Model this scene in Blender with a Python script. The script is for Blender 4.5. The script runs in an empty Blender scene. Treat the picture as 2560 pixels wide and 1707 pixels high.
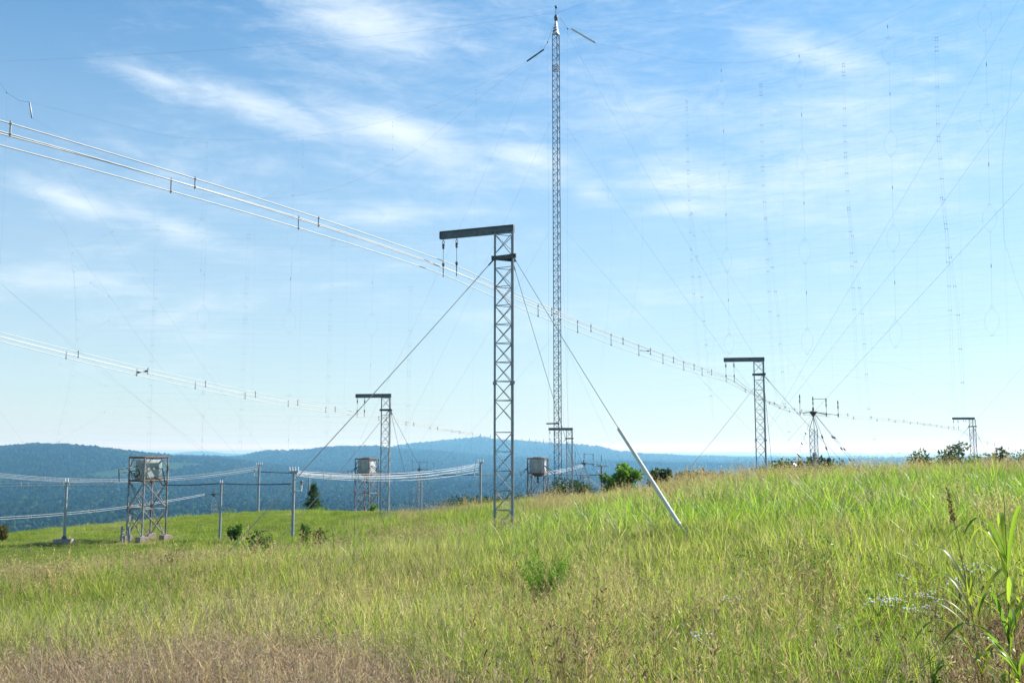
import bpy, math, random
import numpy as np
from mathutils import Vector, Matrix
from math import sin, cos, pi, atan2, hypot, radians as R

scene = bpy.context.scene
C = scene.collection
rng = np.random.default_rng(7)
random.seed(7)

# ------------------------------------------------------------------ camera, sky, sun, exposure
F = 2489.0                       # focal length in pixels of a 2560 wide frame (35 mm)
TH = math.atan((1118 - 853.5) / F)
cam_d = bpy.data.cameras.new('camera'); cam = bpy.data.objects.new('camera', cam_d); C.objects.link(cam)
cam_d.sensor_width = 36.0; cam_d.lens = F / 2560 * 36.0
cam_d.clip_start = 0.05; cam_d.clip_end = 120000
cam.location = (0, 0, 0); cam.rotation_euler = (pi / 2 + TH, 0, 0)
scene.camera = cam

SUN_AZ, SUN_EL = R(58), R(36)    # to the right of the view axis, above the horizon
sun_dir = Vector((sin(SUN_AZ) * cos(SUN_EL), cos(SUN_AZ) * cos(SUN_EL), sin(SUN_EL)))
sl = bpy.data.lights.new('sun', 'SUN'); sl.energy = 5.0; sl.angle = R(0.53); sl.color = (1.0, 0.965, 0.91)
so = bpy.data.objects.new('sun', sl); C.objects.link(so)
so.rotation_euler = sun_dir.to_track_quat('Z', 'Y').to_euler()

world = bpy.data.worlds.new('World'); scene.world = world; world.use_nodes = True
wt = world.node_tree; wn, wl = wt.nodes, wt.links
wn.clear()

def WN(t, **k):
    n = wn.new(t)
    for a, b in k.items(): setattr(n, a, b)
    return n
def wmath(op, a, b=None, c=None, clamp=False):
    n = WN('ShaderNodeMath', operation=op, use_clamp=clamp)
    for i, v in enumerate((a, b, c)):
        if v is None: continue
        if isinstance(v, (int, float)): n.inputs[i].default_value = v
        else: wl.new(v, n.inputs[i])
    return n.outputs[0]

sky = WN('ShaderNodeTexSky', sky_type='NISHITA', sun_disc=False)
sky.sun_elevation = SUN_EL; sky.sun_rotation = SUN_AZ
sky.altitude = 300; sky.air_density = 1.0; sky.dust_density = 0.25; sky.ozone_density = 2.0
tc = WN('ShaderNodeTexCoord')
sep = WN('ShaderNodeSeparateXYZ'); wl.new(tc.outputs['Generated'], sep.inputs[0])
sx, sy, sz = sep.outputs
az = wmath('ARCTAN2', sx, sy)
el = wmath('ARCTAN2', sz, wmath('SQRT', wmath('ADD', wmath('MULTIPLY', sx, sx), wmath('MULTIPLY', sy, sy))))
ae = WN('ShaderNodeCombineXYZ'); wl.new(az, ae.inputs[0]); wl.new(el, ae.inputs[1])
# thin high cloud: a plane well above, seen in perspective
zz = wmath('ADD', wmath('MAXIMUM', sz, 0.0), 0.22)
pl = WN('ShaderNodeCombineXYZ'); wl.new(wmath('DIVIDE', sx, zz), pl.inputs[0]); wl.new(wmath('DIVIDE', sy, zz), pl.inputs[1])

def px2dir(px, py):
    u = (px - 1280) / F; v = (853.5 - py) / F
    return np.array((u, cos(TH) - v * sin(TH), sin(TH) + v * cos(TH)))
def px2ae(px, py):
    d = px2dir(px, py)
    return atan2(d[0], d[1]), atan2(d[2], hypot(d[0], d[1]))

# cloud bodies: centre px, half length, half width, slope (deg, down to the right), weight
BLOBS = [(900, 60, 400, 130, 12, .95), (1160, 110, 180, 70, 18, .5), (400, 200, 220, 50, 12, .72), (640, 262, 360, 72, 14, .8),
         (1000, 330, 420, 95, 17, 1.0), (1330, 400, 300, 80, 14, .85), (1700, 440, 300, 85, 6, .75), (1720, 515, 180, 45, 4, .6),
         (180, 500, 230, 46, 15, .85), (440, 575, 260, 50, 16, .75), (960, 548, 210, 46, -4, .6), (2050, 140, 360, 95, 20, .8),
         (2330, 200, 240, 60, 8, .6), (2250, 70, 420, 170, 0, .38), (830, 712, 330, 34, -7, .36), (1850, 655, 190, 40, 6, .42),
         (2090, 678, 110, 34, 0, .35), (2430, 535, 200, 60, 10, .4), (1480, 480, 130, 60, 15, .6), (2150, 360, 170, 50, 14, .35),
         (330, 375, 170, 40, 25, .35), (1150, 200, 300, 90, 30, .35), (900, 430, 260, 50, 16, .35), (1900, 560, 420, 90, 5, .25),
         (560, 20, 300, 45, 4, .35), (60, 60, 160, 70, 20, .12),
         (1500, 260, 1200, 330, 8, .46), (2150, 300, 900, 480, 0, .54), (900, 190, 700, 200, 12, .45), (1100, 620, 900, 150, -3, .3), (2200, 800, 700, 160, 0, .32), (650, 420, 500, 120, 16, .25)]
cov = None
for (bx_, by_, lx, ly, ang, wgt) in BLOBS:
    a0, e0 = px2ae(bx_, by_)
    m = WN('ShaderNodeMapping', vector_type='TEXTURE')
    m.inputs['Location'].default_value = (a0, e0, 0)
    m.inputs['Rotation'].default_value = (0, 0, -R(ang))
    m.inputs['Scale'].default_value = (lx / F * 1.75, ly / F * 1.8, 1)
    wl.new(ae.outputs[0], m.inputs['Vector'])
    g = WN('ShaderNodeTexGradient', gradient_type='QUADRATIC_SPHERE')
    wl.new(m.outputs[0], g.inputs[0])
    s = wmath('MULTIPLY', g.outputs['Fac'], wgt)
    cov = s if cov is None else wmath('MAXIMUM', cov, s)

def wnoise(vec, scale, detail, rough, dist=0.0, rot=0.0, stretch=(1, 1, 1)):
    m = WN('ShaderNodeMapping'); m.inputs['Rotation'].default_value = (0, 0, rot); m.inputs['Scale'].default_value = stretch
    wl.new(vec, m.inputs['Vector'])
    n = WN('ShaderNodeTexNoise'); n.inputs['Scale'].default_value = scale; n.inputs['Detail'].default_value = detail
    n.inputs['Roughness'].default_value = rough; n.inputs['Distortion'].default_value = dist
    wl.new(m.outputs[0], n.inputs['Vector'])
    return n.outputs['Fac']
fib = wnoise(pl.outputs[0], 1.5, 9, 0.62, 0.9, R(25), (0.55, 2.2, 1))      # long fibres
bil = wnoise(pl.outputs[0], 1.1, 7, 0.6, 0.4, R(10), (1, 1.3, 1))          # soft bodies
aefib = wnoise(ae.outputs[0], 9.0, 10, 0.68, 0.9, R(14), (0.8, 3.2, 1))
mott = wnoise(ae.outputs[0], 30.0, 8, 0.68, 0.8, R(12), (0.8, 2.6, 1))
tex = wmath('ADD', wmath('ADD', wmath('MULTIPLY', fib, 0.26), wmath('MULTIPLY', mott, 0.2)), wmath('ADD', wmath('MULTIPLY', bil, 0.3), wmath('MULTIPLY', aefib, 0.24)))
# the cover in view; beyond it the same thin cover goes on
amb = wmath('MULTIPLY', wmath('SUBTRACT', bil, 0.42, clamp=True), 1.3)
covt = wmath('MAXIMUM', cov, amb)
alpha = wmath('ADD', wmath('MULTIPLY', covt, 0.85), wmath('MULTIPLY', wmath('SUBTRACT', tex, 0.5), 2.35))
mr = WN('ShaderNodeMapRange', interpolation_type='SMOOTHSTEP')
wl.new(alpha, mr.inputs['Value']); mr.inputs['From Min'].default_value = 0.06; mr.inputs['From Max'].default_value = 0.93
mr.inputs['To Min'].default_value = 0.0; mr.inputs['To Max'].default_value = 0.8
hz = WN('ShaderNodeMapRange'); wl.new(sz, hz.inputs['Value']); hz.inputs['From Min'].default_value = 0.02; hz.inputs['From Max'].default_value = 0.14
afin = wmath('MULTIPLY', mr.outputs[0], hz.outputs[0])
mix = WN('ShaderNodeMix', data_type='RGBA')
gm = WN('ShaderNodeGamma'); gm.inputs['Gamma'].default_value = 0.85; wl.new(sky.outputs[0], gm.inputs['Color'])      # the camera's soft shoulder
hs = WN('ShaderNodeHueSaturation'); hs.inputs['Saturation'].default_value = 1.28; wl.new(gm.outputs[0], hs.inputs['Color'])
wb = WN('ShaderNodeMix', data_type='RGBA', blend_type='MULTIPLY'); wb.inputs[0].default_value = 1.0
wl.new(hs.outputs[0], wb.inputs[6]); wb.inputs[7].default_value = (1.05, 1.28, 1.27, 1)      # the camera's cool white balance
# pale air towards the horizon, all the way round
hw = WN('ShaderNodeMapRange', interpolation_type='SMOOTHSTEP'); wl.new(el, hw.inputs['Value'])
hw.inputs['From Min'].default_value = 0.0; hw.inputs['From Max'].default_value = 0.50; hw.inputs['To Min'].default_value = 0.68; hw.inputs['To Max'].default_value = 0.0
air = WN('ShaderNodeMix', data_type='RGBA'); wl.new(hw.outputs[0], air.inputs[0]); wl.new(wb.outputs[2], air.inputs[6]); air.inputs[7].default_value = (3.55, 4.25, 4.9, 1)
wl.new(afin, mix.inputs[0]); wl.new(air.outputs[2], mix.inputs[6]); mix.inputs[7].default_value = (5.9, 6.5, 6.9, 1)
bg = WN('ShaderNodeBackground'); bg.inputs['Strength'].default_value = 0.098
wl.new(mix.outputs[2], bg.inputs['Color'])
world.cycles.sampling_method = 'MANUAL'; world.cycles.sample_map_resolution = 512
wo = WN('ShaderNodeOutputWorld'); wl.new(bg.outputs[0], wo.inputs['Surface'])

vs = scene.view_settings
vs.view_transform = 'Standard'; vs.look = 'None'; vs.exposure = 0.86; vs.gamma = 1.0; vs.use_curve_mapping = False
scene.render.engine = 'CYCLES'
cy = scene.cycles
cy.max_bounces = 6; cy.diffuse_bounces = 2; cy.glossy_bounces = 2; cy.transmission_bounces = 3; cy.transparent_max_bounces = 6; cy.volume_bounces = 0
cy.caustics_reflective = False; cy.caustics_refractive = False
cy.use_denoising = True; cy.sample_clamp_indirect = 4.0
cy.use_adaptive_sampling = True; cy.adaptive_threshold = 0.008
cy.volume_step_rate = 1.0

# ------------------------------------------------------------------ pixels to places, and the lie of the land
def P(px, py, Y):
    d = px2dir(px, py)
    return Vector(d * (Y / d[1]))
def on_plane(px, py, A, B):
    """where the line of sight meets the upright plane through A and B (2-D points)"""
    d = px2dir(px, py); nx, ny = -(B[1] - A[1]), B[0] - A[0]
    t = (A[0] * nx + A[1] * ny) / (d[0] * nx + d[1] * ny)
    return Vector(d * t)

CTRL = [(1258, 1374, 32), (1715, 1350, 20), (510, 1434, 22), (1472, 1292, 45), (350, 1362, 61), (160, 1356, 60), (548, 1348, 61),
        (730, 1356, 52), (910, 1286, 98), (645, 1285, 95), (965, 1314, 66), (1200, 1283, 72), (100, 1570, 17), (300, 1492, 28),
        (600, 1580, 14), (1200, 1520, 18), (1280, 1625, 11), (2300, 1525, 13), (2200, 1310, 24), (1800, 1268, 28), (1900, 1231, 36),
        (2150, 1215, 38), (2500, 1205, 40), (1600, 1250, 42), (1400, 1262, 52), (1300, 1272, 58), (1100, 1288, 90), (200, 1322, 76), (0, 1345, 70),
        (0, 1400, 52), (250, 1400, 50), (600, 1400, 42), (900, 1400, 38), (2450, 1420, 16)]
cp = [tuple(P(*c)) for c in CTRL]
cp += [(0, 0, -1.7), (4, 1, -1.62), (-4, 1, -1.78), (0, -12, -1.7), (12, -10, -1.6), (-12, -10, -2.0), (30, 0, -1.5), (-30, 0, -3.4), (0, 5, -1.78), (4, 6, -1.7), (-4, 6, -1.95),
       (14.5, 62, -4.85), (53, 118, -7.3), (24, 80, -6.2), (4.5, 101, -6.4), (2.6, 98, -6.5), (45, 62, -4.0), (60, 60, -4.2), (34, 62, -4.4),
       (-45, 108, -11.5), (-25, 118, -10.6), (0, 122, -9.8), (30, 122, -9.6), (70, 105, -9.0), (-60, 90, -10.6), (-70, 40, -8), (-40, 40, -4.8), (60, 20, -2.6)]
cp = np.array(cp)
def _k(r2): return np.where(r2 > 1e-9, 0.5 * r2 * np.log(r2 + 1e-12), 0.0)
def _tps(pts):
    n = len(pts); xy = pts[:, :2] / 50.0
    K = _k(((xy[:, None] - xy[None]) ** 2).sum(-1)) + np.eye(n) * 0.004
    A = np.zeros((n + 3, n + 3)); A[:n, :n] = K; A[:n, n] = 1; A[:n, n + 1:] = xy; A[n, :n] = 1; A[n + 1:, :n] = xy.T
    b = np.zeros(n + 3); b[:n] = pts[:, 2]
    return xy, np.linalg.solve(A, b)
_txy, _tw = _tps(cp)
def near_z(x, y):
    p = np.stack([np.ravel(x), np.ravel(y)], -1) / 50.0
    out = np.empty(len(p))
    for i in range(0, len(p), 20000):
        q = p[i:i + 20000]
        out[i:i + 20000] = _k(((q[:, None] - _txy[None]) ** 2).sum(-1)) @ _tw[:-3] + _tw[-3] + q @ _tw[-2:]
    return out.reshape(np.shape(x))

def vnoise(x, y, s, seed=0):
    """smooth value noise, -1..1"""
    x = np.asarray(x, float) / s + 1000.3; y = np.asarray(y, float) / s + 1000.7
    xi, yi = np.floor(x).astype(np.int64), np.floor(y).astype(np.int64)
    fx, fy = x - xi, y - yi
    fx, fy = fx * fx * (3 - 2 * fx), fy * fy * (3 - 2 * fy)
    def h(a, b):
        n = (a * 374761393 + b * 668265263 + seed * 1442695041) & 0x7fffffff
        n = ((n ^ (n >> 13)) * 1274126177) & 0x7fffffff
        return ((n ^ (n >> 16)) & 0xffff) / 32767.5 - 1
    return (h(xi, yi) * (1 - fx) + h(xi + 1, yi) * fx) * (1 - fy) + (h(xi, yi + 1) * (1 - fx) + h(xi + 1, yi + 1) * fx) * fy
def fbm(x, y, s, seed=0, o=4):
    t = 0; a = 1; n = 0
    for i in range(o):
        t = t + a * vnoise(x, y, s / 2 ** i, seed + i); n += a; a *= .5
    return t / n

def _sk(tab):
    q = np.array([px2ae(*t) for t in tab]); return q[:, 0], np.tan(q[:, 1])
RIDGES = [  # distance, half depth, canopy height to allow for, skyline
    (5600, 1500, 10, _sk([(-900, 1135), (-500, 1120), (-200, 1122), (0, 1116), (82, 1109), (158, 1113), (223, 1117), (291, 1125), (354, 1132), (435, 1143), (544, 1147), (640, 1160), (760, 1172), (1000, 1190), (1500, 1200), (4000, 1200)])),
    (8200, 1500, 9, _sk([(-900, 1170), (430, 1170), (540, 1152), (605, 1145), (633, 1136), (668, 1130), (717, 1130), (763, 1127), (818, 1121), (845, 1118), (886, 1117), (940, 1118), (990, 1123), (1080, 1128), (1200, 1140), (1400, 1150), (1700, 1160), (4000, 1170)])),
    (11500, 1900, 8, _sk([(-900, 1160), (800, 1160), (940, 1128), (981, 1121), (1035, 1111), (1117, 1104), (1171, 1098), (1207, 1097), (1233, 1101), (1282, 1104), (1388, 1113), (1431, 1112.5), (1499, 1121), (1537, 1130), (1600, 1137), (1700, 1143), (1900, 1150), (4000, 1155)])),
    (21000, 3000, 0, _sk([(-900, 1135), (300, 1135), (420, 1134), (450, 1131), (480, 1128), (505, 1127.5), (530, 1129), (560, 1133), (620, 1136), (1500, 1134), (1600, 1138), (1663, 1136), (1720, 1139), (1780, 1137), (1850, 1141), (1940, 1139), (2020, 1143), (2110, 1140), (2220, 1144), (2330, 1141), (2450, 1145), (2560, 1142), (4000, 1140)])),
    (46000, 6000, 0, _sk([(-900, 1124), (0, 1125), (330, 1124), (560, 1125), (900, 1126), (1500, 1130), (1620, 1133), (1700, 1131), (1760, 1132.5), (1830, 1129.5), (1900, 1131), (1980, 1134), (2080, 1132), (2180, 1135.5), (2300, 1133), (2430, 1136), (2560, 1134), (4000, 1132)])),
]
def ground_z(x, y):
    x = np.asarray(x, float); y = np.asarray(y, float)
    r = np.hypot(x, y) + 1e-6; a = np.arctan2(x, y)
    s = np.minimum(1, 118 / r)
    zn = near_z(x * s, y * s)
    zn = zn + 0.035 * vnoise(x, y, 1.7, 3) + 0.06 * vnoise(x, y, 5.0, 4) * np.clip((r - 4) / 10, 0, 1)
    floor = -165 - 150 * np.clip((r - 9000) / 20000, 0, 1)
    floor = floor + np.clip((r - 800) / 1500, 0, 1) * (18 * fbm(x, y, 900, 11) + 10)
    z = floor.copy()
    for d, w, can, (ka, ke) in RIDGES:
        top = np.interp(a, ka, ke) * d - can
        back = np.where(r > d, 2.2, 1.0)
        g = np.exp(-((r - d) / (w * back)) ** 2)
        rough = fbm(x, y, 1100, 21, 5) * 50 * (1 - g ** 4) * np.clip((g - .05) * 3, 0, 1)
        z = np.maximum(z, floor + (top - floor) * g + rough)
    t = np.clip((r - 112) / 620, 0, 1)
    w = 0.55 * t + 0.45 * t * t * (3 - 2 * t)
    return zn * (1 - w) + z * w
def gz(x, y): return float(ground_z(np.array([x]), np.array([y]))[0])
def PG(px, Y):
    """the spot on the ground in the picture column px at distance Y"""
    z = -3.0
    for _ in range(6):
        x = (px - 1280) / F * (Y * cos(TH) + z * sin(TH)); z = gz(x, Y)
    return Vector((x, Y, z))

# ------------------------------------------------------------------ helpers
MATS = {}
def mat(name, build):
    if name not in MATS:
        m = bpy.data.materials.new(name); m.use_nodes = True
        nt = m.node_tree; nt.nodes.clear()
        out = nt.nodes.new('ShaderNodeOutputMaterial')
        build(nt, out); MATS[name] = m
    return MATS[name]
def N(nt, t, ins=None, **k):
    n = nt.nodes.new(t)
    for a, b in k.items(): setattr(n, a, b)
    for a, v in (ins or {}).items():
        if hasattr(v, 'is_output'): nt.links.new(v, n.inputs[a])
        else: n.inputs[a].default_value = v
    return n
def c4(c): return (c[0], c[1], c[2], 1)
def mixc(nt, fac, a, b, blend='MIX'):
    n = N(nt, 'ShaderNodeMix', data_type='RGBA', blend_type=blend)
    for i, v in ((0, fac), (6, a), (7, b)):
        if hasattr(v, 'is_output'): nt.links.new(v, n.inputs[i])
        else: n.inputs[i].default_value = v if i == 0 else c4(v)
    return n.outputs[2]
def noise(nt, scale, detail=4, rough=.55, coord='Object', stretch=None):
    t = N(nt, 'ShaderNodeTexCoord').outputs[coord]
    if stretch:
        t = N(nt, 'ShaderNodeMapping', {'Vector': t, 'Scale': stretch}).outputs[0]
    return N(nt, 'ShaderNodeTexNoise', {'Vector': t, 'Scale': scale, 'Detail': detail, 'Roughness': rough}).outputs['Fac']
def ramp(nt, fac, stops):
    r = N(nt, 'ShaderNodeValToRGB', {'Fac': fac}); e = r.color_ramp.elements
    while len(e) < len(stops): e.new(.5)
    for k, (p, c) in zip(e, stops): k.position = p; k.color = c4(c)
    return r.outputs['Color']
def surf(c1, c2, scale=8, rough=.6, metal=0., lo=.35, hi=.65, bump=0., spec=.4, stretch=None, c3=None, s3=2.0, lo3=.5, hi3=.62):
    def b(nt, out):
        f = noise(nt, scale, stretch=stretch)
        col = ramp(nt, f, [(lo, c1), (hi, c2)])
        if c3 is not None:
            g = N(nt, 'ShaderNodeMapRange', {'Value': noise(nt, s3, 6, .65), 'From Min': lo3, 'From Max': hi3}).outputs[0]
            col = mixc(nt, g, col, c3)
        p = N(nt, 'ShaderNodeBsdfPrincipled', {'Base Color': col, 'Roughness': rough, 'Metallic': metal, 'Specular IOR Level': spec})
        if bump:
            bm = N(nt, 'ShaderNodeBump', {'Height': f, 'Strength': bump, 'Distance': .02}); nt.links.new(bm.outputs[0], p.inputs['Normal'])
        nt.links.new(p.outputs[0], out.inputs['Surface'])
    return b
GALV = mat('galvanised_steel', surf((.23, .26, .285), (.34, .37, .395), 14, .55, .05, c3=(.22, .20, .18), s3=3, lo3=.55, hi3=.75))
BEAM = mat('weathered_beam', surf((.12, .15, .17), (.17, .20, .22), 6, .6, .1, c3=(.10, .075, .055), s3=4, lo3=.56, hi3=.75))
DARK = mat('dark_steel', surf((.07, .075, .08), (.12, .12, .12), 9, .55, .3))
RUST = mat('rusty_steel', surf((.12, .10, .085), (.21, .17, .145), 5, .8, .0, c3=(.30, .30, .30), s3=2.2, lo3=.42, hi3=.56))
RUSTR = mat('rusty_rail', surf((.12, .07, .05), (.26, .165, .115), 6, .85, .0))
ALU = mat('aluminium_wire', surf((.36, .37, .38), (.46, .46, .45), 5, .45, .1))
LOWW = mat('bright_wire', surf((.60, .61, .61), (.72, .72, .71), 5, .5, .0))
WIRE = mat('steel_cable', surf((.06, .075, .09), (.10, .115, .13), 8, .65, .0))
AERIAL = mat('copper_clad_wire', surf((.06, .09, .12), (.10, .13, .16), 3, .6, .2))
INS = mat('grey_porcelain', surf((.13, .12, .11), (.19, .18, .17), 10, .3, .0))
GLASSROD = mat('white_fibreglass', surf((.62, .64, .64), (.74, .75, .74), 12, .4, .0))
CREAM = mat('cream_plastic', surf((.58, .56, .46), (.66, .64, .53), 5, .5, .0, c3=(.45, .42, .33), s3=6, lo3=.6, hi3=.8))
CONC = mat('concrete', surf((.30, .23, .19), (.42, .34, .28), 7, .9, .0, bump=.3, c3=(.22, .19, .17), s3=3, lo3=.52, hi3=.7))
CAB = mat('painted_cabinet', surf((.30, .34, .33), (.40, .44, .42), 5, .6, .0, c3=(.20, .19, .17), s3=3.4, lo3=.55, hi3=.72))
TANK = mat('pale_tank', surf((.36, .39, .40), (.47, .49, .49), 4, .6, .0, c3=(.24, .23, .21), s3=2.5, lo3=.52, hi3=.8))
BLACK = mat('black_cable', surf((.02, .022, .025), (.04, .04, .042), 8, .5))
MASTP = mat('mast_steel', surf((.12, .17, .21), (.17, .225, .265), 2, .6, .0))
WHITE = mat('white_paint', surf((.72, .72, .70), (.80, .80, .78), 6, .4))

ORI = {}
def root(name, loc, label, cat, group=None):
    o = bpy.data.objects.new(name, None); C.objects.link(o)
    o.location = loc; o.empty_display_size = .3; ORI[o.name] = Vector(loc)
    o['label'] = label; o['category'] = cat
    if group: o['group'] = group
    return o
def tag(o, label=None, cat=None, group=None, kind=None):
    for k, v in (('label', label), ('category', cat), ('group', group), ('kind', kind)):
        if v: o[k] = v
    return o

def basis(d):
    d = d.normalized()
    a = Vector((0, 0, 1)) if abs(d.z) < .9 else Vector((1, 0, 0))
    u = d.cross(a).normalized()
    return u, d.cross(u).normalized()
class MB:
    def __init__(s): s.v = []; s.f = []; s.sm = []
    def tube(s, p, q, r, n=6, r2=None, caps=True):
        return s.path([p, q], r, n, r2, caps)
    def path(s, pts, r, n=6, r2=None, caps=True):
        pts = [Vector(p) for p in pts]; m = len(pts); b0 = len(s.v)
        for i, p in enumerate(pts):
            d = (pts[min(i + 1, m - 1)] - pts[max(i - 1, 0)])
            u, w = basis(d)
            if i and (u.dot(pu) < 0): u, w = -u, -w
            pu = u
            rr = r if r2 is None else r + (r2 - r) * i / max(1, m - 1)
            for k in range(n):
                a = 2 * pi * k / n
                s.v.append(p + u * (rr * cos(a)) + w * (rr * sin(a)))
        for i in range(m - 1):
            for k in range(n):
                a, b = b0 + i * n + k, b0 + i * n + (k + 1) % n
                s.f.append((a, b, b + n, a + n))
        if caps and n > 2:
            s.f.append(tuple(b0 + k for k in range(n))[::-1]); s.f.append(tuple(b0 + (m - 1) * n + k for k in range(n)))
        return s
    def box(s, c, hx, hy, hz, ux=(1, 0, 0), uy=(0, 1, 0), uz=(0, 0, 1)):
        c, ux, uy, uz = Vector(c), Vector(ux), Vector(uy), Vector(uz); b = len(s.v)
        for z in (-1, 1):
            for y in (-1, 1):
                for x in (-1, 1): s.v.append(c + ux * (hx * x) + uy * (hy * y) + uz * (hz * z))
        for f in ((0, 2, 3, 1), (4, 5, 7, 6), (0, 1, 5, 4), (2, 6, 7, 3), (0, 4, 6, 2), (1, 3, 7, 5)): s.f.append(tuple(b + i for i in f))
        return s
    def bar(s, p, q, w, h, up=(0, 0, 1)):
        p, q = Vector(p), Vector(q); d = q - p; ux = d.normalized(); up = Vector(up)
        uy = up.cross(ux).normalized(); uz = ux.cross(uy)
        return s.box((p + q) / 2, d.length / 2, w / 2, h / 2, ux, uy, uz)
    def ring(s, c, rr, r, nrm, n=10, k=5):
        u, w = basis(Vector(nrm)); c = Vector(c)
        pts = [c + u * rr * cos(2 * pi * i / n) + w * rr * sin(2 * pi * i / n) for i in range(n + 1)]
        return s.path(pts, r, k, caps=False)
    def lathe(s, base, axis, prof, n=10):
        base, axis = Vector(base), Vector(axis).normalized(); u, w = basis(axis); b0 = len(s.v)
        for (r, h) in prof:
            for k in range(n): s.v.append(base + axis * h + u * r * cos(2 * pi * k / n) + w * r * sin(2 * pi * k / n))
        for i in range(len(prof) - 1):
            for k in range(n):
                a, b = b0 + i * n + k, b0 + i * n + (k + 1) % n; s.f.append((a, b, b + n, a + n))
        s.f.append(tuple(b0 + k for k in range(n))[::-1]); s.f.append(tuple(b0 + (len(prof) - 1) * n + k for k in range(n)))
        return s
    def mesh(s, name, off=Vector((0, 0, 0)), smooth=True):
        me = bpy.data.meshes.new(name)
        me.from_pydata([tuple(v - off) for v in s.v], [], s.f)
        if smooth: me.shade_smooth(); me.set_sharp_from_angle(angle=R(40))
        me.update(); return me
    def build(s, name, m, parent=None, smooth=True):
        off = ORI.get(parent.name, Vector((0, 0, 0))) if parent else Vector((0, 0, 0))
        me = s.mesh(name, off, smooth); me.materials.append(m)
        o = bpy.data.objects.new(name, me); C.objects.link(o)
        if parent:
            o.parent = parent; ORI[o.name] = off
        return o
def link_mesh(name, me, loc, parent, rot=(0, 0, 0)):
    o = bpy.data.objects.new(name, me); C.objects.link(o); o.parent = parent
    o.location = Vector(loc) - ORI[parent.name] if parent else loc; o.rotation_euler = rot
    return o
def npmesh(name, v, f, m, attrs=None, smooth=False):
    """v (n,3), f (m,3|4) arrays"""
    me = bpy.data.meshes.new(name); k = f.shape[1]
    me.vertices.add(len(v)); me.vertices.foreach_set('co', np.ascontiguousarray(v, dtype=np.float32).ravel())
    me.loops.add(f.size); me.loops.foreach_set('vertex_index', np.ascontiguousarray(f, dtype=np.int32).ravel())
    me.polygons.add(len(f)); me.polygons.foreach_set('loop_start', np.arange(0, f.size, k, dtype=np.int32))
    me.polygons.foreach_set('use_smooth', np.full(len(f), smooth))
    for n, a in (attrs or {}).items():
        at = me.attributes.new(n, 'FLOAT', 'POINT'); at.data.foreach_set('value', np.ascontiguousarray(a, dtype=np.float32))
    me.update(calc_edges=True); me.validate()
    if m: me.materials.append(m)
    return me

# scatter: one object whose points carry copies of small plants or tree crowns
def scatter(name, pts, rot, scl, var, lib, extra=None, label=None, cat=None):
    me = bpy.data.meshes.new(name + '_points')
    me.vertices.add(len(pts)); me.vertices.foreach_set('co', np.ascontiguousarray(pts, dtype=np.float32).ravel())
    def att(n, t, a, key):
        x = me.attributes.new(n, t, 'POINT'); x.data.foreach_set(key, np.ascontiguousarray(a).ravel())
    att('rot', 'FLOAT_VECTOR', rot.astype(np.float32), 'vector'); att('scl', 'FLOAT_VECTOR', scl.astype(np.float32), 'vector')
    att('var', 'INT', var.astype(np.int32), 'value')
    for n, a in (extra or {}).items(): att(n, 'FLOAT', np.asarray(a, np.float32), 'value')
    me.update()
    o = bpy.data.objects.new(name, me); C.objects.link(o)
    col = bpy.data.collections.new(name + '_library')
    for i, lm in enumerate(lib):
        lo = bpy.data.objects.new('%s_piece_%02d' % (name, i), lm); col.objects.link(lo)
    g = bpy.data.node_groups.new(name, 'GeometryNodeTree')
    g.interface.new_socket('Geometry', in_out='INPUT', socket_type='NodeSocketGeometry')
    g.interface.new_socket('Geometry', in_out='OUTPUT', socket_type='NodeSocketGeometry')
    n, l = g.nodes, g.links
    gi, go = n.new('NodeGroupInput'), n.new('NodeGroupOutput')
    ci = n.new('GeometryNodeCollectionInfo'); ci.inputs['Collection'].default_value = col
    ci.inputs['Separate Children'].default_value = True; ci.inputs['Reset Children'].default_value = True
    ip = n.new('GeometryNodeInstanceOnPoints'); ip.inputs['Pick Instance'].default_value = True
    def na(nm, t):
        x = n.new('GeometryNodeInputNamedAttribute'); x.data_type = t; x.inputs['Name'].default_value = nm; return x.outputs['Attribute']
    l.new(gi.outputs[0], ip.inputs['Points']); l.new(ci.outputs[0], ip.inputs['Instance'])
    l.new(na('var', 'INT'), ip.inputs['Instance Index'])
    e2r = n.new('FunctionNodeEulerToRotation'); l.new(na('rot', 'FLOAT_VECTOR'), e2r.inputs[0]); l.new(e2r.outputs[0], ip.inputs['Rotation'])
    l.new(na('scl', 'FLOAT_VECTOR'), ip.inputs['Scale'])
    l.new(ip.outputs[0], go.inputs[0])
    md = o.modifiers.new('scatter', 'NODES'); md.node_group = g
    return tag(o, label, cat, None, 'stuff')

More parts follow.
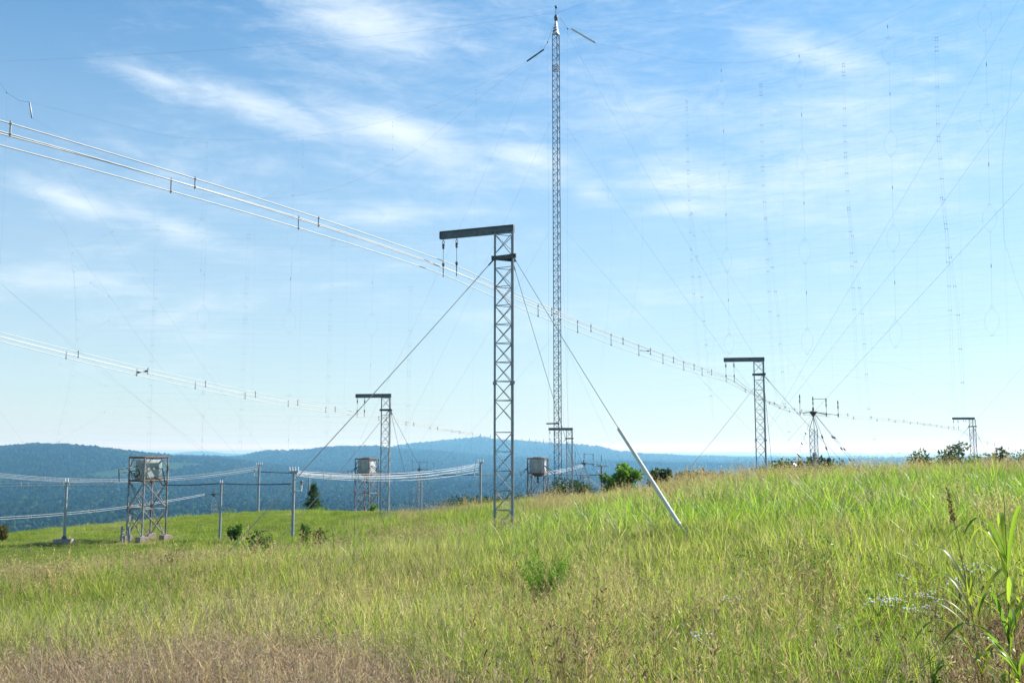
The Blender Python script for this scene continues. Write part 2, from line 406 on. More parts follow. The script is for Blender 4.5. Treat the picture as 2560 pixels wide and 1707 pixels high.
# ------------------------------------------------------------------ ground: one sheet from underfoot to the horizon
def m_ground(nt, out):
    geo = N(nt, 'ShaderNodeNewGeometry'); pos = geo.outputs['Position']
    dist = N(nt, 'ShaderNodeVectorMath', {0: pos}, operation='LENGTH').outputs['Value']
    n1 = N(nt, 'ShaderNodeTexNoise', {'Vector': pos, 'Scale': 1.3, 'Detail': 8, 'Roughness': .65}).outputs['Fac']
    n2 = N(nt, 'ShaderNodeTexNoise', {'Vector': pos, 'Scale': .22, 'Detail': 5}).outputs['Fac']
    soil = ramp(nt, n1, [(.35, (.085, .07, .04)), (.5, (.12, .105, .055)), (.68, (.17, .145, .085))])
    turf = ramp(nt, n1, [(.3, (.05, .075, .02)), (.7, (.10, .13, .04))])
    near = mixc(nt, N(nt, 'ShaderNodeMapRange', {'Value': n2, 'From Min': .4, 'From Max': .6}).outputs[0], soil, turf)
    n3 = N(nt, 'ShaderNodeTexNoise', {'Vector': pos, 'Scale': .03, 'Detail': 8, 'Roughness': .7}).outputs['Fac']
    n4 = N(nt, 'ShaderNodeTexNoise', {'Vector': pos, 'Scale': .0011, 'Detail': 4, 'Roughness': .55}).outputs['Fac']
    wood = ramp(nt, n3, [(.3, (.011, .022, .01)), (.5, (.018, .036, .013)), (.72, (.03, .05, .018))])
    mead = N(nt, 'ShaderNodeAttribute', attribute_name='meadow').outputs['Fac']
    far = mixc(nt, mead, wood, (.045, .085, .025))
    k = N(nt, 'ShaderNodeMapRange', {'Value': dist, 'From Min': 130, 'From Max': 420}).outputs[0]
    col = mixc(nt, k, near, far)
    p = N(nt, 'ShaderNodeBsdfPrincipled', {'Base Color': col, 'Roughness': 1.0, 'Specular IOR Level': .0})
    b1 = N(nt, 'ShaderNodeBump', {'Height': n1, 'Strength': .8, 'Distance': .06})
    hk = N(nt, 'ShaderNodeMath', {0: n3, 1: k}, operation='MULTIPLY').outputs[0]
    b2 = N(nt, 'ShaderNodeBump', {'Height': hk, 'Strength': 1.0, 'Distance': 30, 'Normal': b1.outputs[0]})
    nt.links.new(b2.outputs[0], p.inputs['Normal'])
    nt.links.new(p.outputs[0], out.inputs['Surface'])
MEADOWS = [(410, 1203, 66, 9), (300, 1211, 50, 3)]
def meadow_mask(x, y, z):
    """clearings on the valley floor"""
    m = np.zeros(np.shape(x))
    for (px, py, wx, wy) in MEADOWS:
        d = px2dir(px, py); zf = -152.0; c = d * (zf / d[2])
        rx = wx / F * c[1]; ry = max(250.0, wy / F * c[1] / abs(d[2]) * .9)
        q = ((x - c[0]) / rx) ** 2 + ((y - c[1]) / ry) ** 2
        m = np.maximum(m, np.clip((1.15 + .35 * vnoise(x, y, 140, 31) - q) * 4, 0, 1))
    return m
def build_ground():
    rs = [0.0] + list(np.geomspace(1.0, 60000, 300))
    a1 = np.arange(-46, 46.01, .22); a2 = np.arange(50, 311, 5.0)
    ang = np.radians(np.concatenate([a1, a2])); na = len(ang); rr = np.array(rs[1:])
    X = rr[:, None] * np.sin(ang)[None]; Y = rr[:, None] * np.cos(ang)[None]
    Z = ground_z(X, Y)
    v = np.concatenate([[[0, 0, gz(0, 0)]], np.stack([X, Y, Z], -1).reshape(-1, 3)])
    i, j = np.meshgrid(np.arange(len(rr) - 1), np.arange(na), indexing='ij'); j2 = (j + 1) % na
    q = np.stack([1 + i * na + j, 1 + (i + 1) * na + j, 1 + (i + 1) * na + j2, 1 + i * na + j2], -1).reshape(-1, 4)[:, ::-1]
    md = meadow_mask(v[:, 0], v[:, 1], v[:, 2])
    me = npmesh('ground', v, q, mat('ground', m_ground), {'meadow': md}, smooth=True)
    # the middle disc
    import bmesh
    bm = bmesh.new(); bm.from_mesh(me); bm.verts.ensure_lookup_table()
    for k in range(na): bm.faces.new((bm.verts[0], bm.verts[1 + (k + 1) % na], bm.verts[1 + k])).smooth = True
    bm.to_mesh(me); bm.free()
    o = bpy.data.objects.new('ground', me); C.objects.link(o)
    tag(o, 'grassy hilltop falling away to a wooded valley and ridges', None, None, 'structure')
build_ground()

# ------------------------------------------------------------------ the woods across the valley
def m_wood(nt, out):
    rnd = N(nt, 'ShaderNodeObjectInfo').outputs['Random']
    col = ramp(nt, rnd, [(0, (.004, .013, .005)), (.35, (.008, .025, .008)), (.7, (.017, .045, .012)), (.88, (.032, .07, .018)), (1, (.06, .10, .025))])  # random tone per tree; the lightest stops paint in brighter, sunlit-looking tops
    nz = noise(nt, 1.6, 4, .7)
    col = mixc(nt, N(nt, 'ShaderNodeMapRange', {'Value': nz, 'From Min': .35, 'From Max': .65, 'To Max': .6}).outputs[0], col, (.006, .013, .005))
    p = N(nt, 'ShaderNodeBsdfPrincipled', {'Base Color': col, 'Roughness': 1.0, 'Specular IOR Level': .0})
    nt.links.new(p.outputs[0], out.inputs['Surface'])
def crown_blob(seed, tall):
    import bmesh
    bm = bmesh.new(); bmesh.ops.create_icosphere(bm, subdivisions=2, radius=1.0)
    r = np.random.default_rng(seed); dirs = r.normal(size=(9, 3)); dirs /= np.linalg.norm(dirs, axis=1)[:, None]
    for v in bm.verts:
        n = np.array(v.co); k = 1 + .34 * max(0, (dirs @ n).max() - .72) * 3 - .1 + r.uniform(-.09, .09)
        v.co = Vector((n[0] * k, n[1] * k, (n[2] * tall + tall * .55) * k))
    me = bpy.data.meshes.new('crown'); bm.to_mesh(me); bm.free(); me.materials.append(mat('far_foliage', m_wood)); return me
def build_forest():
    pts = []
    for (r0, r1, n, size) in ((900, 2600, 30000, 5.0), (2600, 4600, 52000, 5.6), (4600, 6600, 56000, 6.4), (6600, 9300, 52000, 8.6), (9300, 12500, 46000, 12.0)):
        r = np.sqrt(rng.uniform(r0 ** 2, r1 ** 2, n)); a = rng.uniform(R(-33), R(33), n)
        x, y = r * np.sin(a), r * np.cos(a); z = ground_z(x, y)
        keep = meadow_mask(x, y, z) < .35
        x, y, z = x[keep], y[keep], z[keep]
        s = size * rng.uniform(.7, 1.35, len(x)) * (1 + .25 * vnoise(x, y, 180, 8))
        pts.append(np.stack([x, y, z, s], -1))
    q = np.concatenate(pts)
    n = len(q); rot = np.zeros((n, 3)); rot[:, 2] = rng.uniform(0, 6.28, n)
    scl = np.repeat(q[:, 3:4], 3, 1); scl[:, 2] *= rng.uniform(.85, 1.3, n)
    scatter('distant_forest', q[:, :3], rot, scl, rng.integers(0, 3, n), [crown_blob(1, .95), crown_blob(2, 1.2), crown_blob(3, .8)], None,
            'dark green woodland covering the valley and the ridges', 'woodland')
build_forest()

# ------------------------------------------------------------------ haze
def build_haze():
    b = MB(); b.box((0, 0, -95), 66000, 66000, 223)
    def vol(nt, out):
        p = N(nt, 'ShaderNodeVolumePrincipled', {'Color': (.24, .60, 1.0, 1), 'Absorption Color': (1, 1, 1, 1), 'Density': 1.02e-4, 'Anisotropy': .2})
        nt.links.new(p.outputs[0], out.inputs['Volume'])
    o = b.build('haze', mat('haze', vol), smooth=False)
    tag(o, 'pale blue summer haze over the valley', None, None, 'stuff')
build_haze()

# ------------------------------------------------------------------ gantry towers that carry the feeder lines
def bent_brace(A, B, h, r):
    """one face of one lattice bay: a cross of rods and the bent horizontal above it"""
    m = MB(); A, B = Vector(A), Vector(B); up = Vector((0, 0, h))
    d = (B - A); k = .06
    m.tube(A + d * k, B - d * k + up * .93, r, 5, caps=False); m.tube(B - d * k, A + d * k + up * .93, r, 5, caps=False)
    m.path([A + d * .02 + up * .95, A + d * .06 + up, B - d * .06 + up, B - d * .02 + up * .95], r, 5, caps=False)
    return m
GANTRY = {}; GUYS = []
def gantry(loc, top_z, beam_dir, label, L=2.5, side=.66, collar_dz=.92, bolts=False, guys=(), tri_dir=(-1, .08), gsag=.25):
    """loc = ground spot; beam_dir = which way the beam reaches out"""
    loc = Vector(loc); bd = Vector((beam_dir[0], beam_dir[1], 0)).normalized(); sd = Vector((-bd.y, bd.x, 0))
    t = root('gantry_tower', loc, label, 'lattice tower', 'feeder line gantries')
    H = top_z - loc.z
    # three legs: one on the beam side, two behind each other on the far side
    a = side * .866
    td = Vector((tri_dir[0], tri_dir[1], 0)).normalized(); ts = Vector((-td.y, td.x, 0))
    corners = [td * (a * .62), -td * (a * .38) + ts * (side / 2) - td * .04, -td * (a * .38) - ts * (side / 2) + td * .04]
    cs = [loc + c for c in corners]
    beam_h = .26
    lt = top_z - beam_h
    for c in cs:
        m = MB(); m.tube(c - Vector((0, 0, .3)), Vector((c.x, c.y, lt)), .036, 8); m.build('leg', GALV, t)
        p = MB(); p.box((c.x, c.y, lt - 4.9), .06, .06, .05) if H > 8 else None
        if p.v: p.build('splice_plate', GALV, t)
    # bays, from the top down, with a gap below the collar and one at the splice
    bay = .615
    z = lt - .02; zs = []
    zs.append(z - bay); z -= bay + .06
    zc = z - .12; z -= .45
    for k in range(8): zs.append(z - bay); z -= bay
    z -= .40
    while z - bay > loc.z - .1: zs.append(z - bay); z -= bay
    key = (round(side, 3), round(td.x, 3), round(td.y, 3))
    if key not in GANTRY:
        GANTRY[key] = [bent_brace(corners[i], corners[(i + 1) % 3], bay * .985, .0125).mesh('brace') for i in range(3)]
        for me in GANTRY[key]: me.materials.append(GALV)
    for zz in zs:
        for me in GANTRY[key]: link_mesh('brace', me, (loc.x, loc.y, zz), t)
    # collar for the guys
    m = MB()
    for i in range(3):
        p, q = cs[i].copy(), cs[(i + 1) % 3].copy(); p.z = q.z = zc
        d = (q - p).normalized(); m.bar(p - d * .12, q + d * .12, .05, .13)
    m.build('guy_collar', DARK, t)
    # beam: a wide flange section
    b0 = loc - bd * (a * .38 + .07); b0.z = top_z - beam_h / 2; b1 = b0 + bd * L
    m = MB(); m.bar(b0, b1, .012, beam_h - .03)
    for s in (-1, 1): m.bar(b0 + Vector((0, 0, s * (beam_h / 2 - .007))), b1 + Vector((0, 0, s * (beam_h / 2 - .007))), .13, .014)
    for q in (b0, b1): m.bar(q - bd * .008, q + bd * .008, .124, beam_h - .04)
    bm = m.build('beam', BEAM, t, smooth=False)
    if bolts:
        n = Vector((bd.y, -bd.x, 0))
        if n.y > 0: n = -n
        for u in (.06, .14, .62, .74):
            for v in (-.055, .055):
                p = b0 + bd * u + Vector((0, 0, v)); k = MB(); k.tube(p + n * .006, p + n * .03, .02, 6); o = k.build('bolt', DARK, bm)
    # two insulator strings
    hang = []
    for u in (L - .12, L - .62):
        p = b0 + bd * u; p.z = top_z - beam_h
        m = MB()
        m.ring(p - Vector((0, 0, .045)), .035, .009, bd, 8, 4); m.ring(p - Vector((0, 0, .115)), .045, .011, sd, 8, 4)
        m.lathe(p - Vector((0, 0, .34)), (0, 0, 1), [(.02, 0), (.042, .02), (.045, .07), (.03, .09), (.05, .11), (.05, .15), (.018, .18)], 8)
        h = m.build('insulator_string', INS, t)
        q = p - Vector((0, 0, .80))
        MB().tube(p - Vector((0, 0, .33)), q, .0125, 6).build('fibreglass_rod', GLASSROD, h)
        MB().lathe(q - Vector((0, 0, .15)), (0, 0, 1), [(.018, 0), (.04, .03), (.045, .12), (.02, .15)], 8).build('end_cap', INS, h)
        e = q - Vector((0, 0, .15))
        MB().tube(e, e - Vector((0, 0, .34)), .019, 6).build('clamp_bar', GALV, h)
        hang.append(e)
    for (to, r) in guys:
        to = Vector(to); ci = min(cs, key=lambda c: (c.xy - to.xy).length).copy(); ci.z = zc
        pts = [ci + (to - ci) * k - Vector((0, 0, gsag * 4 * k * (1 - k))) for k in np.linspace(0, 1, 9)]
        MB().path(pts, r, 6, caps=False).build('guy_wire', WIRE, t); GUYS.append(pts)
        MB().tube(pts[0], pts[0] + (pts[1] - pts[0]) * .25, r * 2.2, 6).build('guy_grip', WIRE, t)
    return t, hang

def sag_wire(p, q, s, n=24):
    return [p + (q - p) * t - Vector((0, 0, 4 * s * t * (1 - t))) for t in np.linspace(0, 1, n)]
def feeder(name, label, spans, r, spacers, off=(), rmat=None, cat='power line', twin=True):
    """spans: for each conductor a list of point lists. spacers: fractions along a span where the pair is tied"""
    t = root(name, spans[0][0][0], label, cat, 'feeder lines on gantries')
    for cond in spans:
        pts = [p for k, s in enumerate(cond) for p in (s if k == 0 else s[1:])]
        MB().path(pts, r, 6, caps=False).build('conductor', rmat or ALU, t)
    return t
def at(pts, f):
    k = f * (len(pts) - 1); i = min(int(k), len(pts) - 2); return pts[i] + (pts[i + 1] - pts[i]) * (k - i)
def tie(t, pa, pb, r=.014, ext=.05, m=None):
    d = (pb - pa).normalized() * ext
    b = MB(); b.tube(pa - d, pb + d, r, 6)
    for p in (pa, pb):
        b.lathe(p - d * .5, d, [(r * 1.2, 0), (r * 2.1, ext * .3), (r * 2.1, ext * .7), (r * 1.2, ext)], 6)
    return b.build('spacer', m or ALU, t)
def tie_link(t, a, b, r=.012):
    """the dumb-bell between the two pairs"""
    m = MB(); m.tube(a, b, r, 5); d = (b - a)
    for p, s in ((a, 1), (b, -1)): m.lathe(p, d * s, [(r, 0), (r * 2.6, .03), (r * 2.6, .12), (r, .15)], 6)
    return m.build('cross_link', INS, t)
def sag_for(p, q, px, py):
    """the sag that takes a wire from p to q through the picture point"""
    k = (px - 1280) / F
    best = min(np.linspace(.02, .98, 400), key=lambda t: abs((p + (q - p) * t).x - k * ((p + (q - p) * t).y * cos(TH) + (p + (q - p) * t).z * sin(TH))))
    l = p + (q - p) * best; w = P(px, py, l.y)
    return (l.z - w.z) / (4 * best * (1 - best))

# --- positions
D1, D2, D3, D4, D5 = 32.0, 66.0, 62.0, 101.0, 118.0
g1p = PG(1264, D1); g2p = PG(963, D2); g3p = PG(1910, D3); g4p = PG(1426, D4); g5p = PG(2444, D5)
anc1r = P(1718, 1342, 20.0); anc1l = PG(505, 22.0); anc1b = PG(1472, 45.0)
g1, h1 = gantry(g1p, P(1285, 557, D1 - .4).z, (-.917, .40), 'large near lattice gantry with arm reaching left, guyed by the cream tube', 2.70, bolts=True, gsag=.06,
                guys=((anc1r, .008), (anc1l, .011), (anc1b, .008)))
g2, h2 = gantry(g2p, P(980, 984, D2).z, (-.985, .17), 'lattice gantry with arm just right of the second box tower', 2.44,
                guys=((PG(690, 55), .014), (PG(1120, 78), .012), (PG(1040, 86), .012)))
g3, h3 = gantry(g3p, P(1910, 893, D3).z, (-.975, .20), 'lattice gantry with arm on the right, beside the guyed switch mast', 2.48, tri_dir=(-.95, .3),
                guys=((PG(1640, 50), .012), (PG(2260, 84), .012), (PG(1945, 84), .012)))
g4, h4 = gantry(g4p, P(1431, 1069, D4).z, (-.99, .1), 'small far lattice gantry with arm right at the foot of the tall mast', 2.44,
                guys=((PG(1210, 92), .012), (PG(1520, 108), .012)))
g5, h5 = gantry(g5p, P(2437, 1043, D5).z, (-.98, .2), 'farthest lattice gantry with arm, rising behind the trees at the right edge', 2.47,
                guys=((PG(2200, 100), .014), (PG(2600, 125), .014), (PG(2490, 150), .014)))

def four(h, gap=.23):
    L, Rr = h
    return [L.copy(), L - Vector((0, 0, gap + .02)), Rr.copy(), Rr - Vector((0, 0, gap))]   # L-up, L-low, R-up, R-low

# line A : comes from the upper left, over gantries 1, 3, past the switch mast to 5 and away
def lineA():
    c1, c3, c5 = four(h1), four(h3), four(h5)
    tabs = [[(0, 327), (300, 424), (700, 530), (1000, 622)], [(0, 358), (300, 449), (700, 559), (1000, 642)],
            [(0, 297), (300, 394), (700, 518), (1000, 607)], [(0, 324), (300, 418), (700, 535), (1000, 626)]]
    dirn = Vector((-.41, -1.0)).normalized()
    sw = P(2040, 1030, 80)
    spans = []
    for k in range(4):
        A = c1[k]; B2 = (A.x + dirn.x, A.y + dirn.y)
        q = [on_plane(px, py, (A.x, A.y), B2) for px, py in tabs[k]]
        s = np.array([-(v.xy - A.xy).length for v in q] + [0.0]); zz = np.array([v.z for v in q] + [A.z])
        cf = np.polyfit(s, zz, 2, w=[1] * len(q) + [12])
        first = []
        for u in np.linspace(-34, 0, 40):
            first.append(Vector((A.x - dirn.x * u, A.y - dirn.y * u, float(np.polyval(cf, u)))) if u < 0 else A)
        # the picture's quadratic has dirn pointing back to the camera
        first = [Vector((A.x + dirn.x * -u, A.y + dirn.y * -u, float(np.polyval(cf, u)))) for u in np.linspace(-34, 0, 40)]; first[-1] = A
        s2 = sag_for(c1[k], c3[k], (1557, 1530, 1557, 1557)[k], (848, 862, 846, 858)[k])
        W = sw + Vector((-.9, 0, .15 - .12 * k)); W2 = sw + Vector((1.25, .3, -.02 - .12 * k))
        s3 = sag_for(c3[k], W, 1925, 1003 + 2 * k); s4 = sag_for(W2, c5[k], 2250, 1050 + 2 * k)
        last = c5[k] + Vector((30, 36, -3.0))
        spans.append([first, sag_wire(c1[k], c3[k], s2), sag_wire(c3[k], W, s3), [W, W2], sag_wire(W2, c5[k], s4), sag_wire(c5[k], last, .9)])
    t = feeder('feeder_line', 'four-wire feeder line sweeping from upper left across the nearest gantry to the right horizon', spans, .0125, None)
    def pair(si, f, which, **k):
        a, b = (0, 1) if which == 'L' else (2, 3); tie(t, at(spans[a][si], f), at(spans[b][si], f), **k)
    for px, w in ((30, 'R'), (488, 'R'), (798, 'R'), (430, 'L'), (746, 'L')):
        ref = spans[2 if w == 'R' else 0][0]
        f = min(np.linspace(0, 1, 600), key=lambda f: abs(proj(at(ref, f))[0] - px)); pair(0, f, w, r=.016, ext=.045)
    for px, w in ((1380, 'R'), (1345, 'L'), (1477, 'R'), (1444, 'L'), (1557, 'R'), (1527, 'L'), (1626, 'R'), (1597, 'L'), (1684, 'R'), (1657, 'L'), (1735, 'R'), (1709, 'L'), (1779, 'R'), (1755, 'L')):
        ref = spans[2 if w == 'R' else 0][1]
        f = min(np.linspace(0, 1, 600), key=lambda f: abs(proj(at(ref, f))[0] - px)); pair(1, f, w, r=.016, ext=.07, m=GALV)
    a = min(np.linspace(0, 1, 600), key=lambda f: abs(proj(at(spans[0][1], f))[0] - 1600)); b = min(np.linspace(0, 1, 600), key=lambda f: abs(proj(at(spans[2][1], f))[0] - 1624))
    tie_link(t, (at(spans[0][1], a) + at(spans[1][1], a)) / 2, (at(spans[2][1], b) + at(spans[3][1], b)) / 2)
    for f in (.2, .4, .55, .7, .84, .95):
        pair(2, f, 'L', r=.018, ext=.07, m=GALV); pair(2, min(.99, f + .035), 'R', r=.018, ext=.07, m=GALV)
    tie_link(t, at(spans[0][2], .55), at(spans[2][2], .585))
    for f in (.10, .25, .38, .50, .62, .74, .86):
        pair(4, f, 'L', r=.02, ext=.08, m=GALV); pair(4, f + .03, 'R', r=.02, ext=.08, m=GALV)
    for f in (.15, .3, .45, .6):
        pair(5, f, 'L', r=.02, ext=.08, m=GALV); pair(5, f + .03, 'R', r=.02, ext=.08, m=GALV)
def proj(p):
    x, y, z = p; dep = y * cos(TH) + z * sin(TH)
    return 1280 + F * x / dep, 853.5 - F * (-y * sin(TH) + z * cos(TH)) / dep
lineA()

# line B : from the left edge to gantries 2 and 4
def lineB():
    c2, c4_ = four(h2), four(h4)
    tabs = [[(0, 841), (340, 924), (700, 1000)], [(0, 852), (340, 938), (700, 1010)], [(0, 831), (340, 914), (700, 993)], [(0, 842), (340, 926), (700, 1003)]]
    dirn = Vector((-.36, -1.0)).normalized(); spans = []
    for k in range(4):
        A = c2[k]; B2 = (A.x + dirn.x, A.y + dirn.y)
        q = [on_plane(px, py, (A.x, A.y), B2) for px, py in tabs[k]]
        s = np.array([-(v.xy - A.xy).length for v in q] + [0.0]); zz = np.array([v.z for v in q] + [A.z])
        cf = np.polyfit(s, zz, 2, w=[1] * len(q) + [6])
        first = [Vector((A.x - dirn.x * u, A.y - dirn.y * u, float(np.polyval(cf, u)))) for u in np.linspace(-46, 0, 30)]; first[-1] = A
        s2 = sag_for(c2[k], c4_[k], 1190, 1084 + 3 * (k in (1, 3)))
        far = P(1530, 1225, 150) + Vector((0, 0, -.2 * k))
        spans.append([first, sag_wire(c2[k], c4_[k], s2), sag_wire(c4_[k], far, .8)])
    t = feeder('feeder_line', 'four-wire feeder line crossing from the left edge to the gantry before the blue ridge', spans, .0135, None)
    for px, w in ((196, 'R'), (166, 'L'), (370, 'R'), (342, 'L'), (515, 'R'), (488, 'L'), (638, 'R'), (613, 'L'), (744, 'R'), (721, 'L'), (838, 'R'), (815, 'L')):
        ref = spans[2 if w == 'R' else 0][0]
        f = min(np.linspace(0, 1, 600), key=lambda f: abs(proj(at(ref, f))[0] - px))
        a, b = (0, 1) if w == 'L' else (2, 3); tie(t, at(spans[a][0], f), at(spans[b][0], f), .018, .06, GALV)
        if px == 342: e0 = (at(spans[0][0], f) + at(spans[1][0], f)) / 2
        if px == 370: e1 = (at(spans[2][0], f) + at(spans[3][0], f)) / 2
    tie_link(t, e0, e1, .02)
    for px in (947, 1015, 1075, 1130, 1182, 1226, 1305, 1340):
        for w, dx in (('L', 0), ('R', 19)):
            ref = spans[2 if w == 'R' else 0][1]
            f = min(np.linspace(0, 1, 600), key=lambda f: abs(proj(at(ref, f))[0] - px - dx))
            a, b = (0, 1) if w == 'L' else (2, 3); tie(t, at(spans[a][1], f), at(spans[b][1], f), .02, .07, GALV)
    for f in (.2, .4, .6): tie(t, at(spans[0][2], f), at(spans[1][2], f), .02, .07, GALV)
lineB()

# ------------------------------------------------------------------ cream guard tube on the near guy
def guard_tube():
    gp = GUYS[0]; fs = np.linspace(0, 1, 800)
    top = at(gp, min(fs, key=lambda f: abs(proj(at(gp, f))[1] - 1071))); bot = at(gp, min(fs, key=lambda f: abs(proj(at(gp, f))[1] - 1312)))
    t = root('guy_guard', anc1r, 'cream plastic guard tube leaning over the guy wire in tall grass', 'guard tube')
    d = (bot - top).normalized()
    MB().lathe(top, d, [(.034, 0), (.043, .01), (.045, .03), (.045, (bot - top).length - .02), (.04, (bot - top).length)], 14).build('tube', CREAM, t)
    m = MB(); n = 9; q = anc1r + Vector((0, 0, .05))
    for i in range(n):
        p = bot + (q - bot) * ((i + .5) / n); u, w = basis(d)
        m.ring(p, .028, .008, u if i % 2 else w, 8, 4)
    m.build('anchor_chain', GALV, t)
    MB().tube(q + Vector((0, 0, .15)), q - Vector((0, 0, .3)), .02, 8).build('anchor_rod', GALV, t)
guard_tube()

# ------------------------------------------------------------------ tall mast and its rigging
MD = 210.0
mast_base = PG(1397, MD)
def mast():
    t = root('antenna_mast', mast_base, 'very tall slender lattice antenna mast with pointed cap in the centre', 'antenna mast')
    topz = P(1397, 86, MD).z; mx, my = mast_base.x, MD
    s, a0 = 1.55, R(7)
    tri = [Vector((0, 0, 0)), Vector((s * cos(a0), s * sin(a0), 0)), Vector((s * cos(a0 - pi / 3), s * sin(a0 - pi / 3), 0))]
    ctr = (tri[0] + tri[1] + tri[2]) / 3; tri = [c - ctr for c in tri]
    b = mast_base - Vector((0, 0, .5)); H = topz - b.z
    for c in tri: MB().tube(b + c, Vector((mx + c.x, my + c.y, topz)), .092, 6).build('leg', MASTP, t)
    n = int(H / 1.16); h = H / n
    ms = []
    for flip in (0, 1):
        for i in range(3):
            A, B = tri[i], tri[(i + 1) % 3]
            if flip: A, B = B, A
            m = MB(); m.tube(A, B + Vector((0, 0, h)), .05, 4, caps=False); m.tube(B + Vector((0, 0, h)), A + Vector((0, 0, h)), .034, 4, caps=False)
            me = m.mesh('brace'); me.materials.append(MASTP); ms.append(me)
    for k in range(n):
        for i in range(3): link_mesh('brace', ms[(k % 2) * 3 + i], (b.x, b.y, b.z + k * h), t)
    # rail, cap, beacon
    m = MB()
    for zz in (-8.3, -7.7, -7.2):
        for i in range(3): m.bar(Vector((mx, my, topz + zz)) + tri[i] * 1.15, Vector((mx, my, topz + zz)) + tri[(i + 1) % 3] * 1.15, .1, .09)
    m.build('work_platform', MASTP, t)
    m = MB(); apex = Vector((mx, my, P(1397, 52, MD).z)); base = [Vector((mx + c.x * 1.08, my + c.y * 1.08, topz + .05)) for c in tri]
    i0 = len(m.v); m.v += base + [apex + (q - Vector((mx, my, topz + .05))) * .2 for q in base]
    for i in range(3): m.f.append((i, (i + 1) % 3, 3 + (i + 1) % 3, 3 + i))
    m.f += [(2, 1, 0), (3, 4, 5)]
    cap = m.build('pointed_cap', WHITE, t, smooth=False)
    m = MB()
    for k in (.28, .55, .8):
        ring = [q + (apex - q) * (k * .8) + (q - Vector((mx, my, q.z))) * .03 for q in base]
        for i in range(3): m.bar(ring[i], ring[(i + 1) % 3], .1, .3)
    m.build('cap_band', DARK, cap)
    m = MB(); m.lathe(apex, (0, 0, 1), [(.36, 0), (.45, .4), (.42, .9), (.2, 1.3)], 8); m.build('head_block', DARK, t)
    m = MB()
    for a in (0, 2.1, 4.2): m.tube(apex + Vector((.3 * cos(a), .3 * sin(a), 1.2)), apex + Vector((.16 * cos(a), .16 * sin(a), 2.9)), .035, 4)
    m.build('beacon_stand', WIRE, t)
    MB().lathe(apex + Vector((0, 0, 2.7)), (0, 0, 1), [(.1, 0), (.24, .15), (.27, .4), (.2, .65), (.05, .8)], 8).build('beacon', DARK, t)
    arm = Vector((mx, my - .6, P(1397, 1058, MD).z)); MB().bar(arm + Vector((.2, 0, 0)), P(1366, 1059, MD - 1), .25, .3).build('side_arm', MASTP, t)
    # guys
    top = Vector((mx, my, P(1397, 40, MD).z))
    lo, li, ro = PG(740, 175), PG(830, 185), PG(2185, 150)
    for py, anc in ((40, lo), (293, li), (562, li), (838, li), (40, ro), (293, ro), (562, ro), (838, PG(1700, 190)), (40, PG(1430, 120)), (562, PG(1425, 120))):
        p = Vector((mx, my, P(1397, py, MD).z)); side = -1 if anc.x < mx else 1
        p.x += side * (.75 if py > 60 else .3)
        pts = sag_wire(p, anc, 1.4, 14)
        MB().path(pts, .011, 4, caps=False).build('guy_wire', AERIAL, t)
    return top
MTOP = mast()
mx, my = mast_base.x, MD
LM = (P(-35, 1118, 232).x, 232.0)        # foot of the mast out of frame on the left
RM = (95.0, 128.0)                       # foot of the mast out of frame on the right
LP = lambda px, py: on_plane(px, py, (mx, my), LM)
RP = lambda px, py: on_plane(px, py, (mx, my), RM)
WK = .47
def wire(b, pts, r=.02): b.path(pts, r * WK, 3, caps=False)
def smooth(pl, pts, n=6):
    """a slack rope through the picture points, rounded"""
    q = [pl(*p) for p in pts]; out = []
    for i in range(len(q) - 1):
        p0, p1, p2, p3 = q[max(i - 1, 0)], q[i], q[i + 1], q[min(i + 2, len(q) - 1)]
        for k in range(n):
            t = k / n
            out.append(.5 * ((2 * p1) + (p2 - p0) * t + (2 * p0 - 5 * p1 + 4 * p2 - p3) * t * t + (3 * p1 - p0 - 3 * p2 + p3) * t ** 3))
    return out + [q[-1]]
def knob(b, p, r=.13, l=.4):
    r *= .5; l *= .7; b.lathe(p - Vector((0, 0, l / 2)), (0, 0, 1), [(r * .4, 0), (r, l * .25), (r, l * .75), (r * .4, l)], 5)
def cage(t, pl, x, y0, y1, wpx, nm='cage_dipole'):
    """an elliptical spreader: two chevrons and the hoop between them"""
    b = MB(); cy_, hy = (y0 + y1) / 2, (y1 - y0) / 2
    hoop = [pl(x + wpx * sin(a), cy_ - hy * .8 * cos(a)) for a in np.linspace(0, 2 * pi, 25)]
    wire(b, hoop, .02)
    for s, y in ((-1, y0), (1, y1)):
        wire(b, [pl(x - 5, y - s * 5), pl(x, y), pl(x + 5, y - s * 5)], .05)
    return b.build(nm, AERIAL, t)
def ladder(t, pl, pts, wpx, marks, nm='riser_feeder'):
    """a twin vertical feeder with cross pieces"""
    b = MB()
    for s in (-1, 1): wire(b, [pl(x + s * wpx, y) for x, y in pts], .015)
    ys = [p[1] for p in pts]; xs = [p[0] for p in pts]
    for y in marks:
        x = float(np.interp(y, ys, xs)); wire(b, [pl(x - wpx, y), pl(x + wpx, y)], .034)
        for s in (-1, 1): knob(b, pl(x + s * wpx, y), .08, .3)
    return b.build(nm, AERIAL, t)
def rows(t, pl, groups, nm='array_wires'):
    """sheaves of near level wires between one cage column and the next"""
    b = MB()
    for pts in groups: wire(b, smooth(pl, pts, 3), .009)
    o = b.build(nm, AERIAL, t); o['kind'] = 'stuff'; return o

